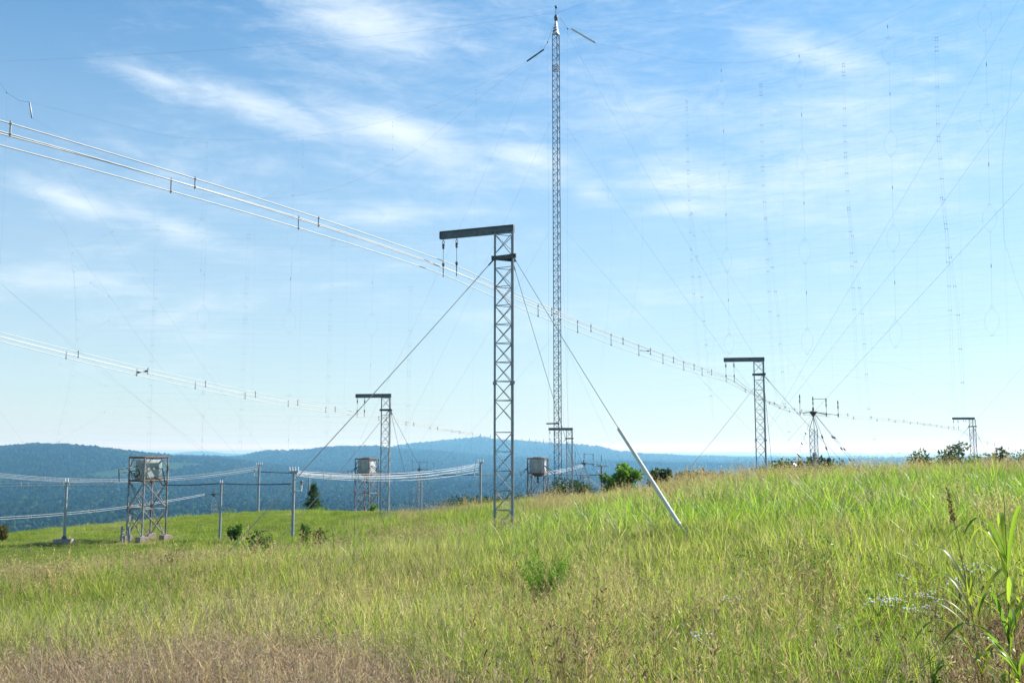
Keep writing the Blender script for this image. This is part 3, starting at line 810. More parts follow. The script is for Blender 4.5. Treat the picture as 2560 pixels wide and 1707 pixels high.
def left_curtain():
    t = root('curtain_antenna', Vector((LP(700, 1118).x, LP(700, 1118).y, -10)), 'wire curtain antenna hung between the tall mast and the left edge', 'antenna')
    pl = LP
    c1 = [(75, 257), (200, 287), (388, 335), (517, 349), (640, 350), (757, 343), (870, 325), (982, 298), (1089, 262), (1190, 217), (1263, 180), (1317, 154)]
    c2 = [(80, 296), (214, 371), (340, 430), (480, 478), (580, 495), (650, 497), (733, 490), (837, 471), (938, 430), (1035, 379), (1089, 335), (1190, 252), (1317, 155)]
    for c in (c1, c2):
        b = MB(); wire(b, smooth(pl, c), .026); b.build('support_rope', AERIAL, t)
    for p, q, m in (((1317, 154), (1360, 124), MASTP), ((74, 256), (80, 296), ALU)):
        MB().lathe(pl(*p), pl(*q) - pl(*p), [(.12, 0), (.2, .1), (.2, (pl(*q) - pl(*p)).length - .1), (.12, (pl(*q) - pl(*p)).length)], 8).build('spreader_tube', m, t)
    b = MB(); wire(b, [pl(1390, 45), pl(1369, 106)], .07); wire(b, [pl(1369, 106), pl(1358, 125)], .07); wire(b, [pl(1369, 106), pl(1371, 500), pl(1372, 1190)], .028); knob(b, pl(1369, 106), .25, .6)
    b.build('halyard', AERIAL, t)
    b = MB(); wire(b, [pl(-40, 150), pl(17, 232), pl(47, 252), pl(74, 256)], .07); wire(b, [pl(17, 232), pl(10, 500), pl(0, 660)], .03); wire(b, [pl(-10, 175), pl(47, 252), pl(80, 296)], .02); knob(b, pl(17, 232), .25, .6)
    b.build('halyard', AERIAL, t)
    b = MB(); wire(b, smooth(pl, [(-60, 157), (300, 140), (700, 113), (1100, 72), (1396, 32)]), .03); b.build('top_stay', AERIAL, t)
    for i, x in enumerate((388, 517, 640, 757, 870, 982, 1089, 1190)):
        y0 = float(np.interp(x, [c[0] for c in c1], [c[1] for c in c1]))
        b = MB(); wire(b, [pl(x, y0), pl(x - 4, 700), pl(x - 12, 1140)], .014)
        if i % 2: [knob(b, pl(x, y), .09, .5) for y in (y0 + 8, y0 + 18, y0 + 44, y0 + 75)]
        b.build('hanger', AERIAL, t)
    for x, y0, dx in ((395, 563, 20), (622, 584, 18), (832, 601, 14), (1027, 715, 10)):
        ladder(t, pl, [(x, y0), (x - dx * .6, y0 + 250), (x - dx, y0 + 440), (x - dx - 4, 1125)], 3.2, [y0 + k for k in (2, 12, 112, 150, 185, 214, 224, 300, 340, 400, 440, 480, 520) if y0 + k < 1125])
    for x, ys in ((508, ((762, 823), (978, 1042))), (724, ((773, 835), (985, 1048))), (929, ((782, 843),)), (505, ((546, 606),)), (730, ((564, 625),))):
        for y0, y1 in ys: cage(t, pl, x, y0, y1, 15)
        b = MB(); yy = ys[0][0]; wire(b, [pl(x + 5, yy - 120), pl(x, yy)], .02); wire(b, [pl(x, ys[-1][1]), pl(x - 4, min(1130, ys[-1][1] + 130))], .02)
        knob(b, pl(x + 2, yy - 75), .08, .7); knob(b, pl(x - 3, min(1100, ys[-1][1] + 70)), .08, .7); b.build('dropper', AERIAL, t)
    g = []
    for y, drop in ((553, 28), (765, 30), (980, 30)):
        for k in range(6):
            yy = y + k * 12
            g.append([(285, yy), (400, yy + 2), (493, yy + 6)]); g.append([(523, yy + 6), (620, yy + 10), (709, yy + 12)]); g.append([(739, yy + 12), (830, yy + 15), (914, yy + 17)])
            g.append([(944, yy + 17), (1040, yy + 20), (1110, yy + 22)])
    for y in range(470, 1120, 17): g.append([(240, y), (640, y + 8), (1110, y + 14)])
    rows(t, pl, g)
    # the end of the curtain: bowed edge wire and its tie lines
    b = MB(); e = smooth(pl, [(158, 560), (176, 640), (187, 720), (190, 800), (186, 880), (172, 970), (150, 1060), (138, 1118)])
    wire(b, e, .022)
    for p in e[::2]: wire(b, [p, p + Vector((.9, 0, 0))], .03)
    b.build('edge_rope', AERIAL, t)
    for a, c in (((181, 633), (281, 579)), ((193, 848), (272, 801)), ((148, 1103), (262, 1030)), ((190, 800), (185, 680)), ((150, 910), (265, 965)), ((227, 707), (272, 740))):
        b = MB(); wire(b, [pl(*a), pl(*c)], .018); [knob(b, pl(*q), .1, .5) for q in (a, c)]; b.build('tie_line', AERIAL, t)
    for pts in ([(0, 708), (195, 870), (497, 1122), (600, 1210)], [(4, 711), (250, 925), (520, 1130)], [(80, 470), (413, 935), (585, 1130), (660, 1215)], [(150, 400), (493, 893), (662, 1134), (700, 1190)], [(-60, 950), (57, 1103), (150, 1240)]):
        b = MB(); wire(b, [pl(*p) for p in pts], .026); b.build('back_stay', AERIAL, t)
left_curtain()

def right_curtain():
    t = root('curtain_antenna', Vector((RP(2000, 1118).x, RP(2000, 1118).y, -10)), 'wire curtain antenna filling the sky between the tall mast and the right edge', 'antenna')
    pl = RP
    top = [(1488, 108), (1600, 132), (1715, 155), (1805, 158), (1900, 155), (2000, 131), (2106, 101), (2220, 47), (2310, 0), (2400, -60)]
    b = MB(); wire(b, smooth(pl, top), .022); b.build('support_rope', AERIAL, t)
    b = MB(); wire(b, smooth(pl, [(1432, 74), (1600, 60), (1736, 40), (1890, 1), (2050, -50)]), .018); b.build('support_rope', AERIAL, t)
    for c in ([(1914, 958), (1985, 942), (2088, 937), (2220, 960), (2360, 1016), (2420, 1050)], [(1914, 930), (2020, 902), (2130, 899), (2250, 915), (2380, 962), (2490, 1010), (2600, 1060)]):
        b = MB(); wire(b, smooth(pl, c), .014); b.build('lower_rope', AERIAL, t)
    a, c = pl(1430, 73), pl(1488, 107); MB().lathe(a, c - a, [(.13, 0), (.24, .1), (.24, (c - a).length - .1), (.13, (c - a).length)], 10).build('spreader_tube', WHITE, t)
    b = MB(); wire(b, [pl(1400, 45), pl(1419, 73), pl(1431, 74)], .07); wire(b, [pl(1419, 73), pl(1419, 600), pl(1420, 1180)], .026); knob(b, pl(1419, 73), .25, .6); b.build('halyard', AERIAL, t)
    b = MB(); wire(b, smooth(pl, [(1396, 32), (1440, 16), (1490, 0), (1600, -40)]), .03); b.build('top_stay', AERIAL, t)
    # falling wires right of the mast
    for pts in ([(1434, 76), (1455, 150), (1500, 330), (1520, 480), (1530, 600), (1522, 760), (1500, 930)], [(1490, 110), (1515, 165), (1575, 340), (1600, 480), (1605, 640), (1570, 830)], [(1430, 74), (1560, 255), (1710, 500), (1870, 760), (2060, 1010)]):
        b = MB(); wire(b, smooth(pl, pts, 4), .018); b.build('edge_rope', AERIAL, t)
    cols = [(1805, 12, ((201, 263), (409, 470), (619, 682), (833, 886))), (2000, 14, ((153, 219), (372, 437), (595, 661), (820, 887))), (2221, 16, ((93, 162), (325, 394), (561, 631), (799, 870))), (2462, 18, ((13, 82), (260, 331), (509, 582), (766, 841)))]
    for x, w, ys in cols:
        for k, (y0, y1) in enumerate(ys):
            cage(t, pl, x + 6 * k, y0, y1, w)
            b = MB(); yn = ys[k - 1][1] if k else float(np.interp(x, [q[0] for q in top], [q[1] for q in top]))
            wire(b, [pl(x + 6 * k - 4, yn), pl(x + 6 * k, y0)], .018); ym = yn + (y0 - yn) * .45
            knob(b, pl(x + 6 * k - 2, ym), .1, .9); b.build('dropper', AERIAL, t)
    for x0, y0, x1, sc in ((1716, 250, 1727, .85), (1902, 209, 1918, 1.0), (2109, 158, 2128, 1.08), (2341, 92, 2368, 1.2)):
        pts = [(x0, y0), (x0 + 4, y0 + 200 * sc), (x1, y0 + 430 * sc), (x1 + 14, y0 + 700 * sc), (x1 + 22, y0 + 800 * sc)]
        ladder(t, pl, pts, 2.6 * sc, [y0 + k * sc for k in (2, 8, 22, 30, 105, 145, 182, 208, 218, 255, 296, 340, 390, 440, 470, 520, 570)])
        pts2 = [(x0 + 12, y0 + 330 * sc), (x1 + 26, y0 + 560 * sc), (x1 + 44, y0 + 800 * sc), (x1 + 58, min(1100, y0 + 950 * sc))]
        ladder(t, pl, pts2, 2.4 * sc, [y0 + k * sc for k in (335, 400, 460, 520, 580, 650, 720, 800, 870)])
    g = []
    for k in range(4):
        for j in range(6):
            for a in range(3):
                (xa, wa, ya), (xb, wb, yb) = cols[a], cols[a + 1]
                fa = ya[k][0] + (ya[k][1] - ya[k][0]) * (j + .5) / 6; fb = yb[k][0] + (yb[k][1] - yb[k][0]) * (j + .5) / 6
                g.append([(xa + 6 * k + wa, fa), ((xa + xb) / 2 + 6 * k, (fa + fb) / 2 + 3), (xb + 6 * k - wb, fb)])
            fa = cols[0][2][k][0] + (cols[0][2][k][1] - cols[0][2][k][0]) * (j + .5) / 6
            g.append([(1640 + 6 * k, fa + 36), (1720 + 6 * k, fa + 20), (cols[0][0] + 6 * k - 12, fa)])
    for y in range(120, 980, 18): g.append([(1660, y + 40), (2000, y), (2300, y - 45 * (1 - y / 1100)), (2600, y - 110 * (1 - y / 1100))])
    rows(t, pl, g)
    for x in (1765, 1860, 1950, 2060, 2160, 2280, 2390, 2500):
        b = MB(); y0 = float(np.interp(x, [q[0] for q in top], [q[1] for q in top])); wire(b, [pl(x, y0), pl(x + 10, 560), pl(x + 22, 960)], .010); b.build('hanger', AERIAL, t)
    for pts, r in (([(2620, -110), (2546, 0), (2196, 600), (1968, 987), (1880, 1130)], .026), ([(2640, 115), (2560, 225), (2292, 600), (1918, 1075)], .026), ([(2640, 375), (2560, 458), (2430, 600), (2067, 994), (1960, 1112)], .034), ([(2620, 850), (2560, 912), (2440, 1050)], .02),
                   ([(2620, 1), (2530, 170), (2505, 420), (2510, 600), (2540, 700), (2580, 800)], .02)):
        b = MB(); wire(b, [pl(*p) for p in pts], r); b.build('back_stay', AERIAL, t)
right_curtain()

# ------------------------------------------------------------------ box towers: a cabinet on a braced pipe frame
def frame_tower(near, yaw, label, H=5.15, a=1.62, floor=3.72, mid=2.02, kind='cabinet', ladder_=False, foot=.54):
    near = Vector(near)
    u, v = Vector((-cos(yaw), sin(yaw), 0)), Vector((sin(yaw), cos(yaw), 0))      # along the wide left face, along the right face
    cor = [near, near + u * a, near + u * a + v * a, near + v * a]                # near, left, back, right
    ctr = (cor[0] + cor[2]) / 2
    t = root('box_tower', (ctr.x, ctr.y, near.z), label, 'equipment tower', 'cabinets raised on pipe frames')
    Z = lambda p, h: Vector((p.x, p.y, near.z + h))
    for c in cor:
        g = gz(c.x, c.y)
        top = near.z + .40
        m = MB(); m.box((c.x, c.y, (g - .3 + top) / 2), foot / 2, foot / 2, (top - g + .3) / 2, u, v); m.build('footing', CONC, t, smooth=False)
        MB().tube((c.x, c.y, top - .02), Z(c, H), .058, 8).build('leg', RUST, t)
        MB().lathe((c.x, c.y, top - .01), (0, 0, 1), [(.11, 0), (.11, .03), (.07, .05), (.065, .12)], 8).build('base_plate', RUST, t)
    for i in range(4):
        p, q = cor[i], cor[(i + 1) % 4]
        for h, r, mm, nm in ((H, .062, RUSTR, 'top_rail'), (floor, .06, RUSTR, 'floor_rail'), (mid, .034, RUST, 'middle_rail')):
            if h == mid and i == 0 and ladder_: pass
            MB().tube(Z(p, h), Z(q, h), r, 8).build(nm, mm, t)
        for (h0, h1) in ((.32, mid), (mid, floor)):
            MB().tube(Z(p, h0), Z(q, h1 - .04), .036, 6).build('diagonal_brace', RUST, t)
            MB().tube(Z(q, h0), Z(p, h1 - .04), .03, 6).build('diagonal_brace', RUST, t)
        hm = (floor + H) / 2
        mp = (p + q) / 2
        for e, s in ((p, 1), (q, 1)):
            MB().tube(Z(e, hm), Z(e + (mp - e) * .62, H), .026, 6).build('corner_brace', RUST, t)
            MB().tube(Z(e, hm), Z(e + (mp - e) * .62, floor), .026, 6).build('corner_brace', RUST, t)
    return t, cor, ctr, Z, u, v, floor, H

def bevel_box(c, hx, hy, z0, z1, u, v, ch, n=3):
    """an upright box with rounded vertical edges"""
    m = MB(); pts = []
    for (sx_, sy_, a0) in ((1, 1, 0), (-1, 1, 90), (-1, -1, 180), (1, -1, 270)):
        for k in range(n + 1):
            a = R(a0 + 90 * k / n); pts.append((sx_ * (hx - ch) + ch * cos(a), sy_ * (hy - ch) + ch * sin(a)))
    N_ = len(pts); lay = ((z0, .94), (z0 + .05, 1), (z1 - .04, 1), (z1, .97))
    for z, k in lay:
        for (x, y) in pts: m.v.append(Vector((c.x, c.y, z)) + u * (x * k) + v * (y * k))
    for i in range(len(lay) - 1):
        for k in range(N_):
            a, b = i * N_ + k, i * N_ + (k + 1) % N_; m.f.append((b, a, a + N_, b + N_))
    m.f.append(tuple(range(N_))); m.f.append(tuple(range((len(lay) - 1) * N_, len(lay) * N_))[::-1])
    return m

def tower_left():
    near = PG(354, 61.0)
    t, cor, ctr, Z, u, v, fl, H = frame_tower(near, R(37), 'left box tower on rusty pipe legs with open top and bare panel cabinet', ladder_=True)
    b = bevel_box(ctr, .56, .56, near.z + fl + .06, near.z + H - .16, u, v, .04)
    cab = b.build('cabinet', CAB, t)
    for s, w, nrm in ((u, v, -v), (v, u, -u)):         # raised panels on the two faces in view
        c0 = ctr + nrm * .565
        m = MB(); zc = near.z + (fl + H) / 2 - .05
        m.box((c0.x, c0.y, zc), .44, .008, .46, s, nrm); m.build('panel', CAB, cab, smooth=False)
    # black bus bars leaving both sides
    fl_ = ctr - v * .6; fr = ctr - u * .6
    def pipe(pts, r, m, nm='bus_pipe'): MB().path(pts, r, 6).build(nm, m, t)
    D = 60.4
    pipe([Z(fl_ + u * .3, fl + .62), P(310, 1181, D), P(298, 1181, D - .3), P(298, 1204, D - .3)], .028, BLACK)
    pipe([Z(fl_ + u * .2, fl + .9), P(308, 1172, D), P(297, 1172, D), P(298, 1203, D)], .028, BLACK)
    pipe([Z(fr, fl + .85), P(398, 1171, D), P(406, 1171, D), P(414, 1211, D)], .03, BLACK)
    pipe([Z(fr, fl + .22), P(396, 1197, D), P(400, 1200, D), P(406, 1212, D), P(414, 1212, D)], .03, BLACK)
    pipe([P(346, 1172, D - .9), P(350, 1184, D - .9), P(341, 1190, D - .9)], .05, BLACK, 'clamp_lever')
    pipe([P(335, 1181, D - .8), P(339, 1191, D - .8), P(346, 1190, D - .8)], .05, BLACK, 'clamp_lever')
    # half way platform, switch box and ladder on the left
    MB().box(Z(ctr + u * .75 - v * .2, 2.06), .95, .35, .025, u, v).build('platform', RUST, t, smooth=False)
    p0 = cor[1] - v * .55 - u * .35; p1 = p0 - u * .75
    for p in (p0, p1):
        MB().tube(Vector((p.x, p.y, gz(p.x, p.y) - .2)), Z(p, 1.0 if p is p0 else 1.0), .075, 8).build('bollard_post', GALV, t)
    MB().tube(Z(p0, .82), Z(p1, .82), .03, 6).build('guard_rail', RUST, t)
    c = (p0 + p1) / 2 + v * .2
    MB().box(Z(c, 1.5), .2, .1, .22, u, v).build('switch_box', CAB, t, smooth=False)
    for dx in (-.17, .12): MB().tube(Vector((c.x, c.y, gz(c.x, c.y) - .1)) + u * dx, Z(c, 1.95) + u * dx, .022, 6).build('conduit', GALV, t)
    for h in (1.2, 1.55, 1.8, 1.95): MB().tube(Z(c, h) - u * .3 + v * .12, Z(c, h) + u * .4 + v * .12, .018, 5).build('ladder_rung', DARK, t)
    return t
tower_left()

def tower_tank(px, D, yaw, label, Hh, px_l, px_r, y_low, low_l, low_r):
    near = PG(px, D)
    t, cor, ctr, Z, u, v, fl, H = frame_tower(near, yaw, label, H=Hh, floor=Hh - 1.42, mid=(Hh - 1.42) * .52, a=1.62)
    tank = bevel_box(ctr, .70, .66, near.z + fl + .03, near.z + H - .1, u, v, .2, 4).build('tank', TANK, t)
    c0 = ctr - v * .665; zc = near.z + (fl + H) / 2
    m = MB()
    for dx in (-.3, .3): m.box(Vector((c0.x, c0.y, zc)) + u * dx, .012, .012, .33, u, v)
    for dz in (-.33, .33): m.box(Vector((c0.x, c0.y, zc + dz)), .33, .012, .012, u, v)
    m.build('hatch_frame', BEAM, tank, smooth=False)
    MB().lathe(Z(ctr, H - .08), (0, 0, 1), [(.62, 0), (.62, .1), (.45, .2), (.2, .24)], 14).build('lid', DARK, tank)
    MB().lathe(Z(ctr, fl - .32), (0, 0, 1), [(.28, 0), (.5, .1), (.62, .36)], 14).build('sump', DARK, tank)
    MB().lathe(Z(ctr, fl - .95), (0, 0, 1), [(.05, 0), (.12, .08), (.12, .22), (.06, .3), (.13, .4), (.05, .64)], 8).build('drain_bushing', DARK, tank)
    for s, lo in ((u * .7, low_l), (-u * .7, low_r)):
        for k in (-.14, .14):
            MB().path([Z(ctr + s - v * .2 + v * k, fl + .75), lo + (Vector((0, k * .6, k))), lo + (lo - ctr).normalized() * .3 * Vector((1, 1, 0)).x], .03, 6).build('bus_pipe', BLACK, t)
    return t
tB = tower_tank(921, 98.0, R(26), 'middle box tower with pale tank, beside the young pine', 5.45, 0, 0, 0, P(872, 1182, 97), P(950, 1183, 97))
for (px, D) in ((911, 97.0),):
    p = PG(px, D)
MB().lathe(PG(911, 96.8) - Vector((0, 0, .2)), (0, 0, 1), [(.09, 0), (.09, .9), (.08, 1.05), (.03, 1.1)], 8).build('marker_post', DARK, tB)
tC = tower_tank(1360, 96.0, R(16.5), 'right box tower with grey tank, half hidden by the grassy rise', 5.3, 0, 0, 0, P(1302, 1185, 95), P(1386, 1185, 95))

# ------------------------------------------------------------------ poles with insulator heads
def pole(loc, top, r, label, foot=False, arm=None, bracket=None, m=None):
    loc, top = Vector(loc), Vector((loc[0], loc[1], top))
    t = root('line_pole', loc, label, 'pole', 'steel line poles')
    MB().lathe(loc - Vector((0, 0, .4)), (0, 0, 1), [(r * 1.08, 0), (r, (top - loc).length + .3), (r * .8, (top - loc).length + .4)], 12).build('shaft', m or GALV, t)
    if foot:
        g = MB(); g.box((loc.x, loc.y, loc.z - .02), .46, .46, .22); g.build('footing', CONC, t, smooth=False)
        MB().lathe(loc + Vector((0, 0, .2)), (0, 0, 1), [(r * 2, 0), (r * 2, .08), (r * 1.2, .2)], 10).build('base_flange', DARK, t)
    if arm:
        n, w = arm
        MB().bar(top + Vector((-w, 0, .03)), top + Vector((w, 0, .03)), .08, .08).build('cross_arm', GALV, t)
        for k in np.linspace(-w, w, n):
            MB().lathe(top + Vector((k, 0, .06)), (0, 0, 1), [(.02, 0), (.042, .02), (.02, .06), (.042, .1), (.02, .15), (.034, .18), (.014, .22)], 8).build('insulator', GLASSROD, t)
    if bracket:
        s = bracket; z = top - Vector((0, 0, .95))
        MB().path([z, z + Vector((s * .42, -.05, 0)), z + Vector((s * .42, -.05, .3))], .045, 6).build('bracket', WHITE, t)
        MB().lathe(z + Vector((s * .42, -.05, .3)), (0, 0, 1), [(.03, 0), (.09, .04), (.04, .1), (.09, .17), (.04, .24)], 8).build('bracket_insulator', INS, t)
    return t, top
pA = PG(160, 60); pole(pA, P(168, 1207, 60).z, .076, 'grey steel pole on a concrete block at far left', True, (2, .08))
pB = PG(549, 61); pole(pB, P(551, 1211, 61).z, .072, 'plain grey pole in the grass between box tower and leafy shrub', False, (2, .06))
pC = PG(731, 52); pole(pC, P(733, 1180, 52).z, .075, 'nearest grey pole with white insulator head and side bracket', False, (4, .22), 1)
pD = PG(645, 95); pole(pD, P(650, 1163, 95).z, .105, 'slender pole on a concrete block below the left ridge', True, (4, .28), -1)
pE = PG(1201, 72); pole(pE, P(1200, 1157, 72).z, .08, 'pole just left of the nearest gantry where wires fan out', False, (3, .18), -1)
pF = PG(1505, 98); pole(pF, P(1504, 1165, 98).z, .10, 'weathered pole with a cross arm right of the tall mast', False, (3, .6), -1, CONC)
pG = PG(770, 112); pole(pG, P(769, 1190, 112).z, .09, 'far pole half hidden behind the young pine', False, (2, .3))
pH = PG(1052, 122); pole(pH, P(1052, 1195, 122).z, .10, 'far pole in front of a distant lattice pylon', False, (3, .6))

# ------------------------------------------------------------------ low feeder lines
def low_line(label, paths, r, ties, tie_m=ALU, m=None, group='low feeder lines'):
    t = root('wire_line', paths[0][0], label, 'power line', group)
    for p in paths: MB().path(p, r * 1.15, 6, caps=False).build('conductor', m or LOWW, t)
    for f in ties:
        for a in range(0, len(paths) - 1, 2):
            tie(t, at(paths[a], f), at(paths[a + 1], f), r * 1.7, .06, tie_m)
    return t
def px_line(p0, p1, D0, D1_, s, n=16, dz=0.0):
    a, b = P(p0[0], p0[1], D0), P(p1[0], p1[1], D1_); a.z += dz; b.z += dz
    return sag_wire(a, b, s, n)
low_line('white feeder line rising behind the left box tower to the far pole', [px_line((-90, 1172), (648, 1164), 78, 94.5, 1.0), px_line((-90, 1180), (648, 1168), 78, 94.5, 1.0), px_line((-90, 1176), (648, 1171), 79, 95.5, .95), px_line((-90, 1183), (648, 1174), 79, 95.5, .95)],
         .013, (.24, .255, .35, .365, .45, .465, .72))
low_line('white twin feeder line ending at the left box tower', [px_line((-90, 1210), (286, 1206), 60, 60, -.03), px_line((-90, 1217), (286, 1211), 60, 60, -.03)], .014, (.38, .425, .66, .70, .97))
low_line('lowest white feeder line across the valley at far left', [px_line((-90, 1296), (512, 1234), 105, 130, .55), px_line((-90, 1302), (512, 1237), 105, 130, .55)], .017, (.23, .24, .36, .375, .49, .50, .61, .62, .73, .74, .93))
low_line('white multi-wire line from the nearest grey pole to the pole by the gantry',
         [px_line((742, 1181), (1198, 1160), 52, 72, .48), px_line((742, 1186), (1198, 1166), 52, 72, .48), px_line((742, 1183), (1198, 1172), 52.4, 72, .40), px_line((742, 1189), (1198, 1178), 52.4, 72, .44), px_line((742, 1177), (1198, 1158), 52.6, 72.4, .40), px_line((742, 1180), (1198, 1163), 52.6, 72.4, .42)],
         .0085, (.11, .14, .24, .27, .38, .41, .53, .56, .70, .73, .84, .87, .97))
low_line('short white line from the right box tower up to the small switch mast', [px_line((1330, 1183), (1459, 1161), 97, 120, .12), px_line((1330, 1187), (1459, 1164), 97, 120, .12), px_line((1330, 1190), (1459, 1167), 98, 121, .12)], .015, (.3, .6, .85))
def bus(label, pts, r):
    b = MB(); b.path(pts, r, 6); o = b.build('bus_cable', BLACK); tag(o, label, 'cable', 'black bus cables'); return o
bus('black cable from the left box tower over the plain pole to the nearest pole', px_line((414, 1212), (551, 1208), 60.2, 61, .04, 6) + px_line((551, 1208), (733, 1209), 61, 52, .05, 6)[1:], .034)
bus('black cable from the far block-footed pole to the middle box tower', px_line((652, 1179), (872, 1182), 95, 97, .08, 8), .04)
bus('black cable from the middle box tower to the pole by the gantry', px_line((950, 1183), (1200, 1186), 97, 73, .08, 8), .036)
bus('black cable from the pole by the gantry to the right box tower', px_line((1201, 1186), (1302, 1185), 73, 95, .06, 8), .036)
bus('black cable from the right box tower to the weathered pole', px_line((1386, 1185), (1503, 1186), 95, 98, .05, 8), .036)

# ------------------------------------------------------------------ switch masts: a squat lattice mast with a star of porcelain rods
def switch_mast(px, D, ytop, label, s=.62, rods=True, full=True):
    base = PG(px, D); top = P(px, ytop, D); t = root('switch_mast', base, label, 'lattice mast', 'guyed switch masts')
    a0 = R(20); tri = [Vector((s / 1.732 * cos(a0 + k * 2.094), s / 1.732 * sin(a0 + k * 2.094), 0)) for k in range(3)]
    neck = top.z - .95
    for c in tri:
        MB().path([base + c - Vector((0, 0, .3)), Vector((base.x + c.x, base.y + c.y, neck - .7)), Vector((base.x, base.y, neck + .35))], .028, 6).build('leg', GALV, t)
    h = .55; z = neck - .7
    me = [bent_brace(tri[i], tri[(i + 1) % 3], h, .014).mesh('brace') for i in range(3)]
    for q in me: q.materials.append(GALV)
    while z - h > base.z - .2:
        z -= h
        for q in me: link_mesh('brace', q, (base.x, base.y, z), t)
    hub = Vector((base.x, base.y, neck + .3))
    MB().lathe(hub, (0, 0, 1), [(.05, 0), (.09, .12), (.30, .36), (.34, .42), (.15, .46), (.07, .52), (.08, .68), (.04, .8)], 10).build('hub', DARK, t)
    if rods:
        for k, dx in enumerate((-1.05, .05, 1.15, 2.15)):
            p = Vector((base.x + dx, base.y + .15 * k, neck + .62 - .05 * k))
            m = MB(); m.tube(p - Vector((0, 0, .18)), p + Vector((0, 0, 1.5 - .1 * k)), .018, 6)
            for zz in (0, .95 - .1 * k, 1.3 - .1 * k): m.lathe(p + Vector((0, 0, zz - .16)), (0, 0, 1), [(.02, 0), (.05, .04), (.05, .26), (.02, .32)], 8)
            m.build('post_insulator', INS, t)
            MB().tube(hub + Vector((0, 0, .40)), p, .024, 6).build('arm', DARK, t)
        MB().tube(Vector((base.x + .05, base.y, neck + 1.75)), Vector((base.x + 1.15, base.y, neck + 1.75)), .02, 5).build('cross_link', DARK, t)
    for (apx, aD) in full:
        anc = PG(apx, aD); p0 = hub + Vector((0, 0, .4)); d = anc - p0
        MB().tube(p0, anc, .017, 4).build('guy_wire', WIRE, t)
        for f in np.arange(.2, .98, .10):
            MB().lathe(p0 + d * f, d, [(.025, 0), (.065, .04), (.065, .30), (.025, .34)], 7).build('guy_insulator', INS, t)
    return t
switch_mast(2042, 80, 1022, 'guyed switch mast with upright insulator rods right of the far gantry', full=((1935, 66), (1925, 64), (2135, 84), (2260, 96), (2245, 90)))
switch_mast(529, 131, 1229, 'tiny guyed switch mast beyond the field edge behind the plain pole', s=.8, full=((600, 126), (545, 128)))
switch_mast(1461, 121, 1152, 'small dark switch mast left of the weathered pole', s=.9, full=((1510, 116), (1420, 116)))
switch_mast(1046, 150, 1168, 'distant lattice switch mast in the notch right of the middle tower', s=1.0, full=((1130, 130), (1110, 138), (1010, 140)))

# ------------------------------------------------------------------ plants: materials
def m_leaf(cols, trans=.45, rough=.5, dry=None, spec=.25, tcol=1.25):
    """cols: three greens over the per-blade value 'bc'; dry: straw colour mixed in by the point value 'dry'"""
    def b(nt, out):
        bc = N(nt, 'ShaderNodeAttribute', attribute_name='bc').outputs['Fac']
        col = ramp(nt, bc, [(0, cols[0]), (.5, cols[1]), (1, cols[2])])
        if dry is not None:
            d = N(nt, 'ShaderNodeAttribute', attribute_name='dry', attribute_type='INSTANCER').outputs['Fac']
            k = N(nt, 'ShaderNodeMapRange', {'Value': N(nt, 'ShaderNodeMath', {0: d, 1: bc}, operation='SUBTRACT').outputs[0], 'From Min': -.22, 'From Max': .12}).outputs[0]
            dr = ramp(nt, N(nt, 'ShaderNodeMath', {0: bc, 1: 3.7}, operation='MULTIPLY').outputs[0], [(0, dry[0]), (1, dry[1])])
            rnd = N(nt, 'ShaderNodeMath', {0: N(nt, 'ShaderNodeMath', {0: bc, 1: 7.31}, operation='MULTIPLY').outputs[0]}, operation='FRACT').outputs[0]
            dr = mixc(nt, rnd, dry[0], dry[1])
            col = mixc(nt, k, col, dr)
        rd = N(nt, 'ShaderNodeObjectInfo').outputs['Random']                         # tuft to tuft
        tone = ramp(nt, rd, [(0, (.62, .66, .64)), (.45, (.95, 1.0, .92)), (.8, (1.1, 1.1, 1.0)), (1, (1.32, 1.26, 1.12))])
        col = mixc(nt, 1.0, col, tone, 'MULTIPLY')
        p = N(nt, 'ShaderNodeBsdfPrincipled', {'Base Color': col, 'Roughness': rough, 'Specular IOR Level': spec})
        tl = N(nt, 'ShaderNodeMix', data_type='RGBA', blend_type='MULTIPLY'); tl.inputs[0].default_value = 1
        nt.links.new(col, tl.inputs[6]); tl.inputs[7].default_value = (tcol, tcol, tcol * .8, 1)
        tr = N(nt, 'ShaderNodeBsdfTranslucent', {'Color': tl.outputs[2]})
        mx_ = N(nt, 'ShaderNodeMixShader', {0: trans, 1: p.outputs[0], 2: tr.outputs[0]})
        nt.links.new(mx_.outputs[0], out.inputs['Surface'])
    return b
STRAW = ((.34, .29, .165), (.48, .42, .27))
BROWN = ((.20, .125, .075), (.36, .26, .165))
G_FINE = mat('fine_grass', m_leaf([(.08, .16, .02), (.22, .32, .04), (.40, .43, .08)], .58, .5, STRAW, spec=.15))
G_LAWN = mat('mown_grass', m_leaf([(.09, .17, .025), (.20, .29, .04), (.33, .38, .07)], .55, .55, STRAW, spec=.1))
G_BROAD = mat('broad_grass', m_leaf([(.11, .23, .025), (.21, .36, .035), (.34, .45, .05)], .58, .4, STRAW, spec=.32))
G_SEED = mat('seed_stalks', m_leaf([(.24, .17, .085), (.36, .27, .145), (.50, .40, .24)], .5, .6))
G_DRY = mat('dry_grass', m_leaf([(.23, .145, .105), (.35, .245, .185), (.50, .40, .32)], .5, .6))
G_RUSSET = mat('russet_stalk', m_leaf([(.11, .06, .035), (.19, .115, .065), (.30, .20, .12)], .35, .6))
LEAF = mat('shrub_leaves', m_leaf([(.05, .10, .02), (.08, .15, .03), (.14, .20, .045)], .4, .4))
LEAFR = mat('reddish_leaves', m_leaf([(.11, .06, .03), (.12, .13, .035), (.20, .11, .05)], .4, .4))
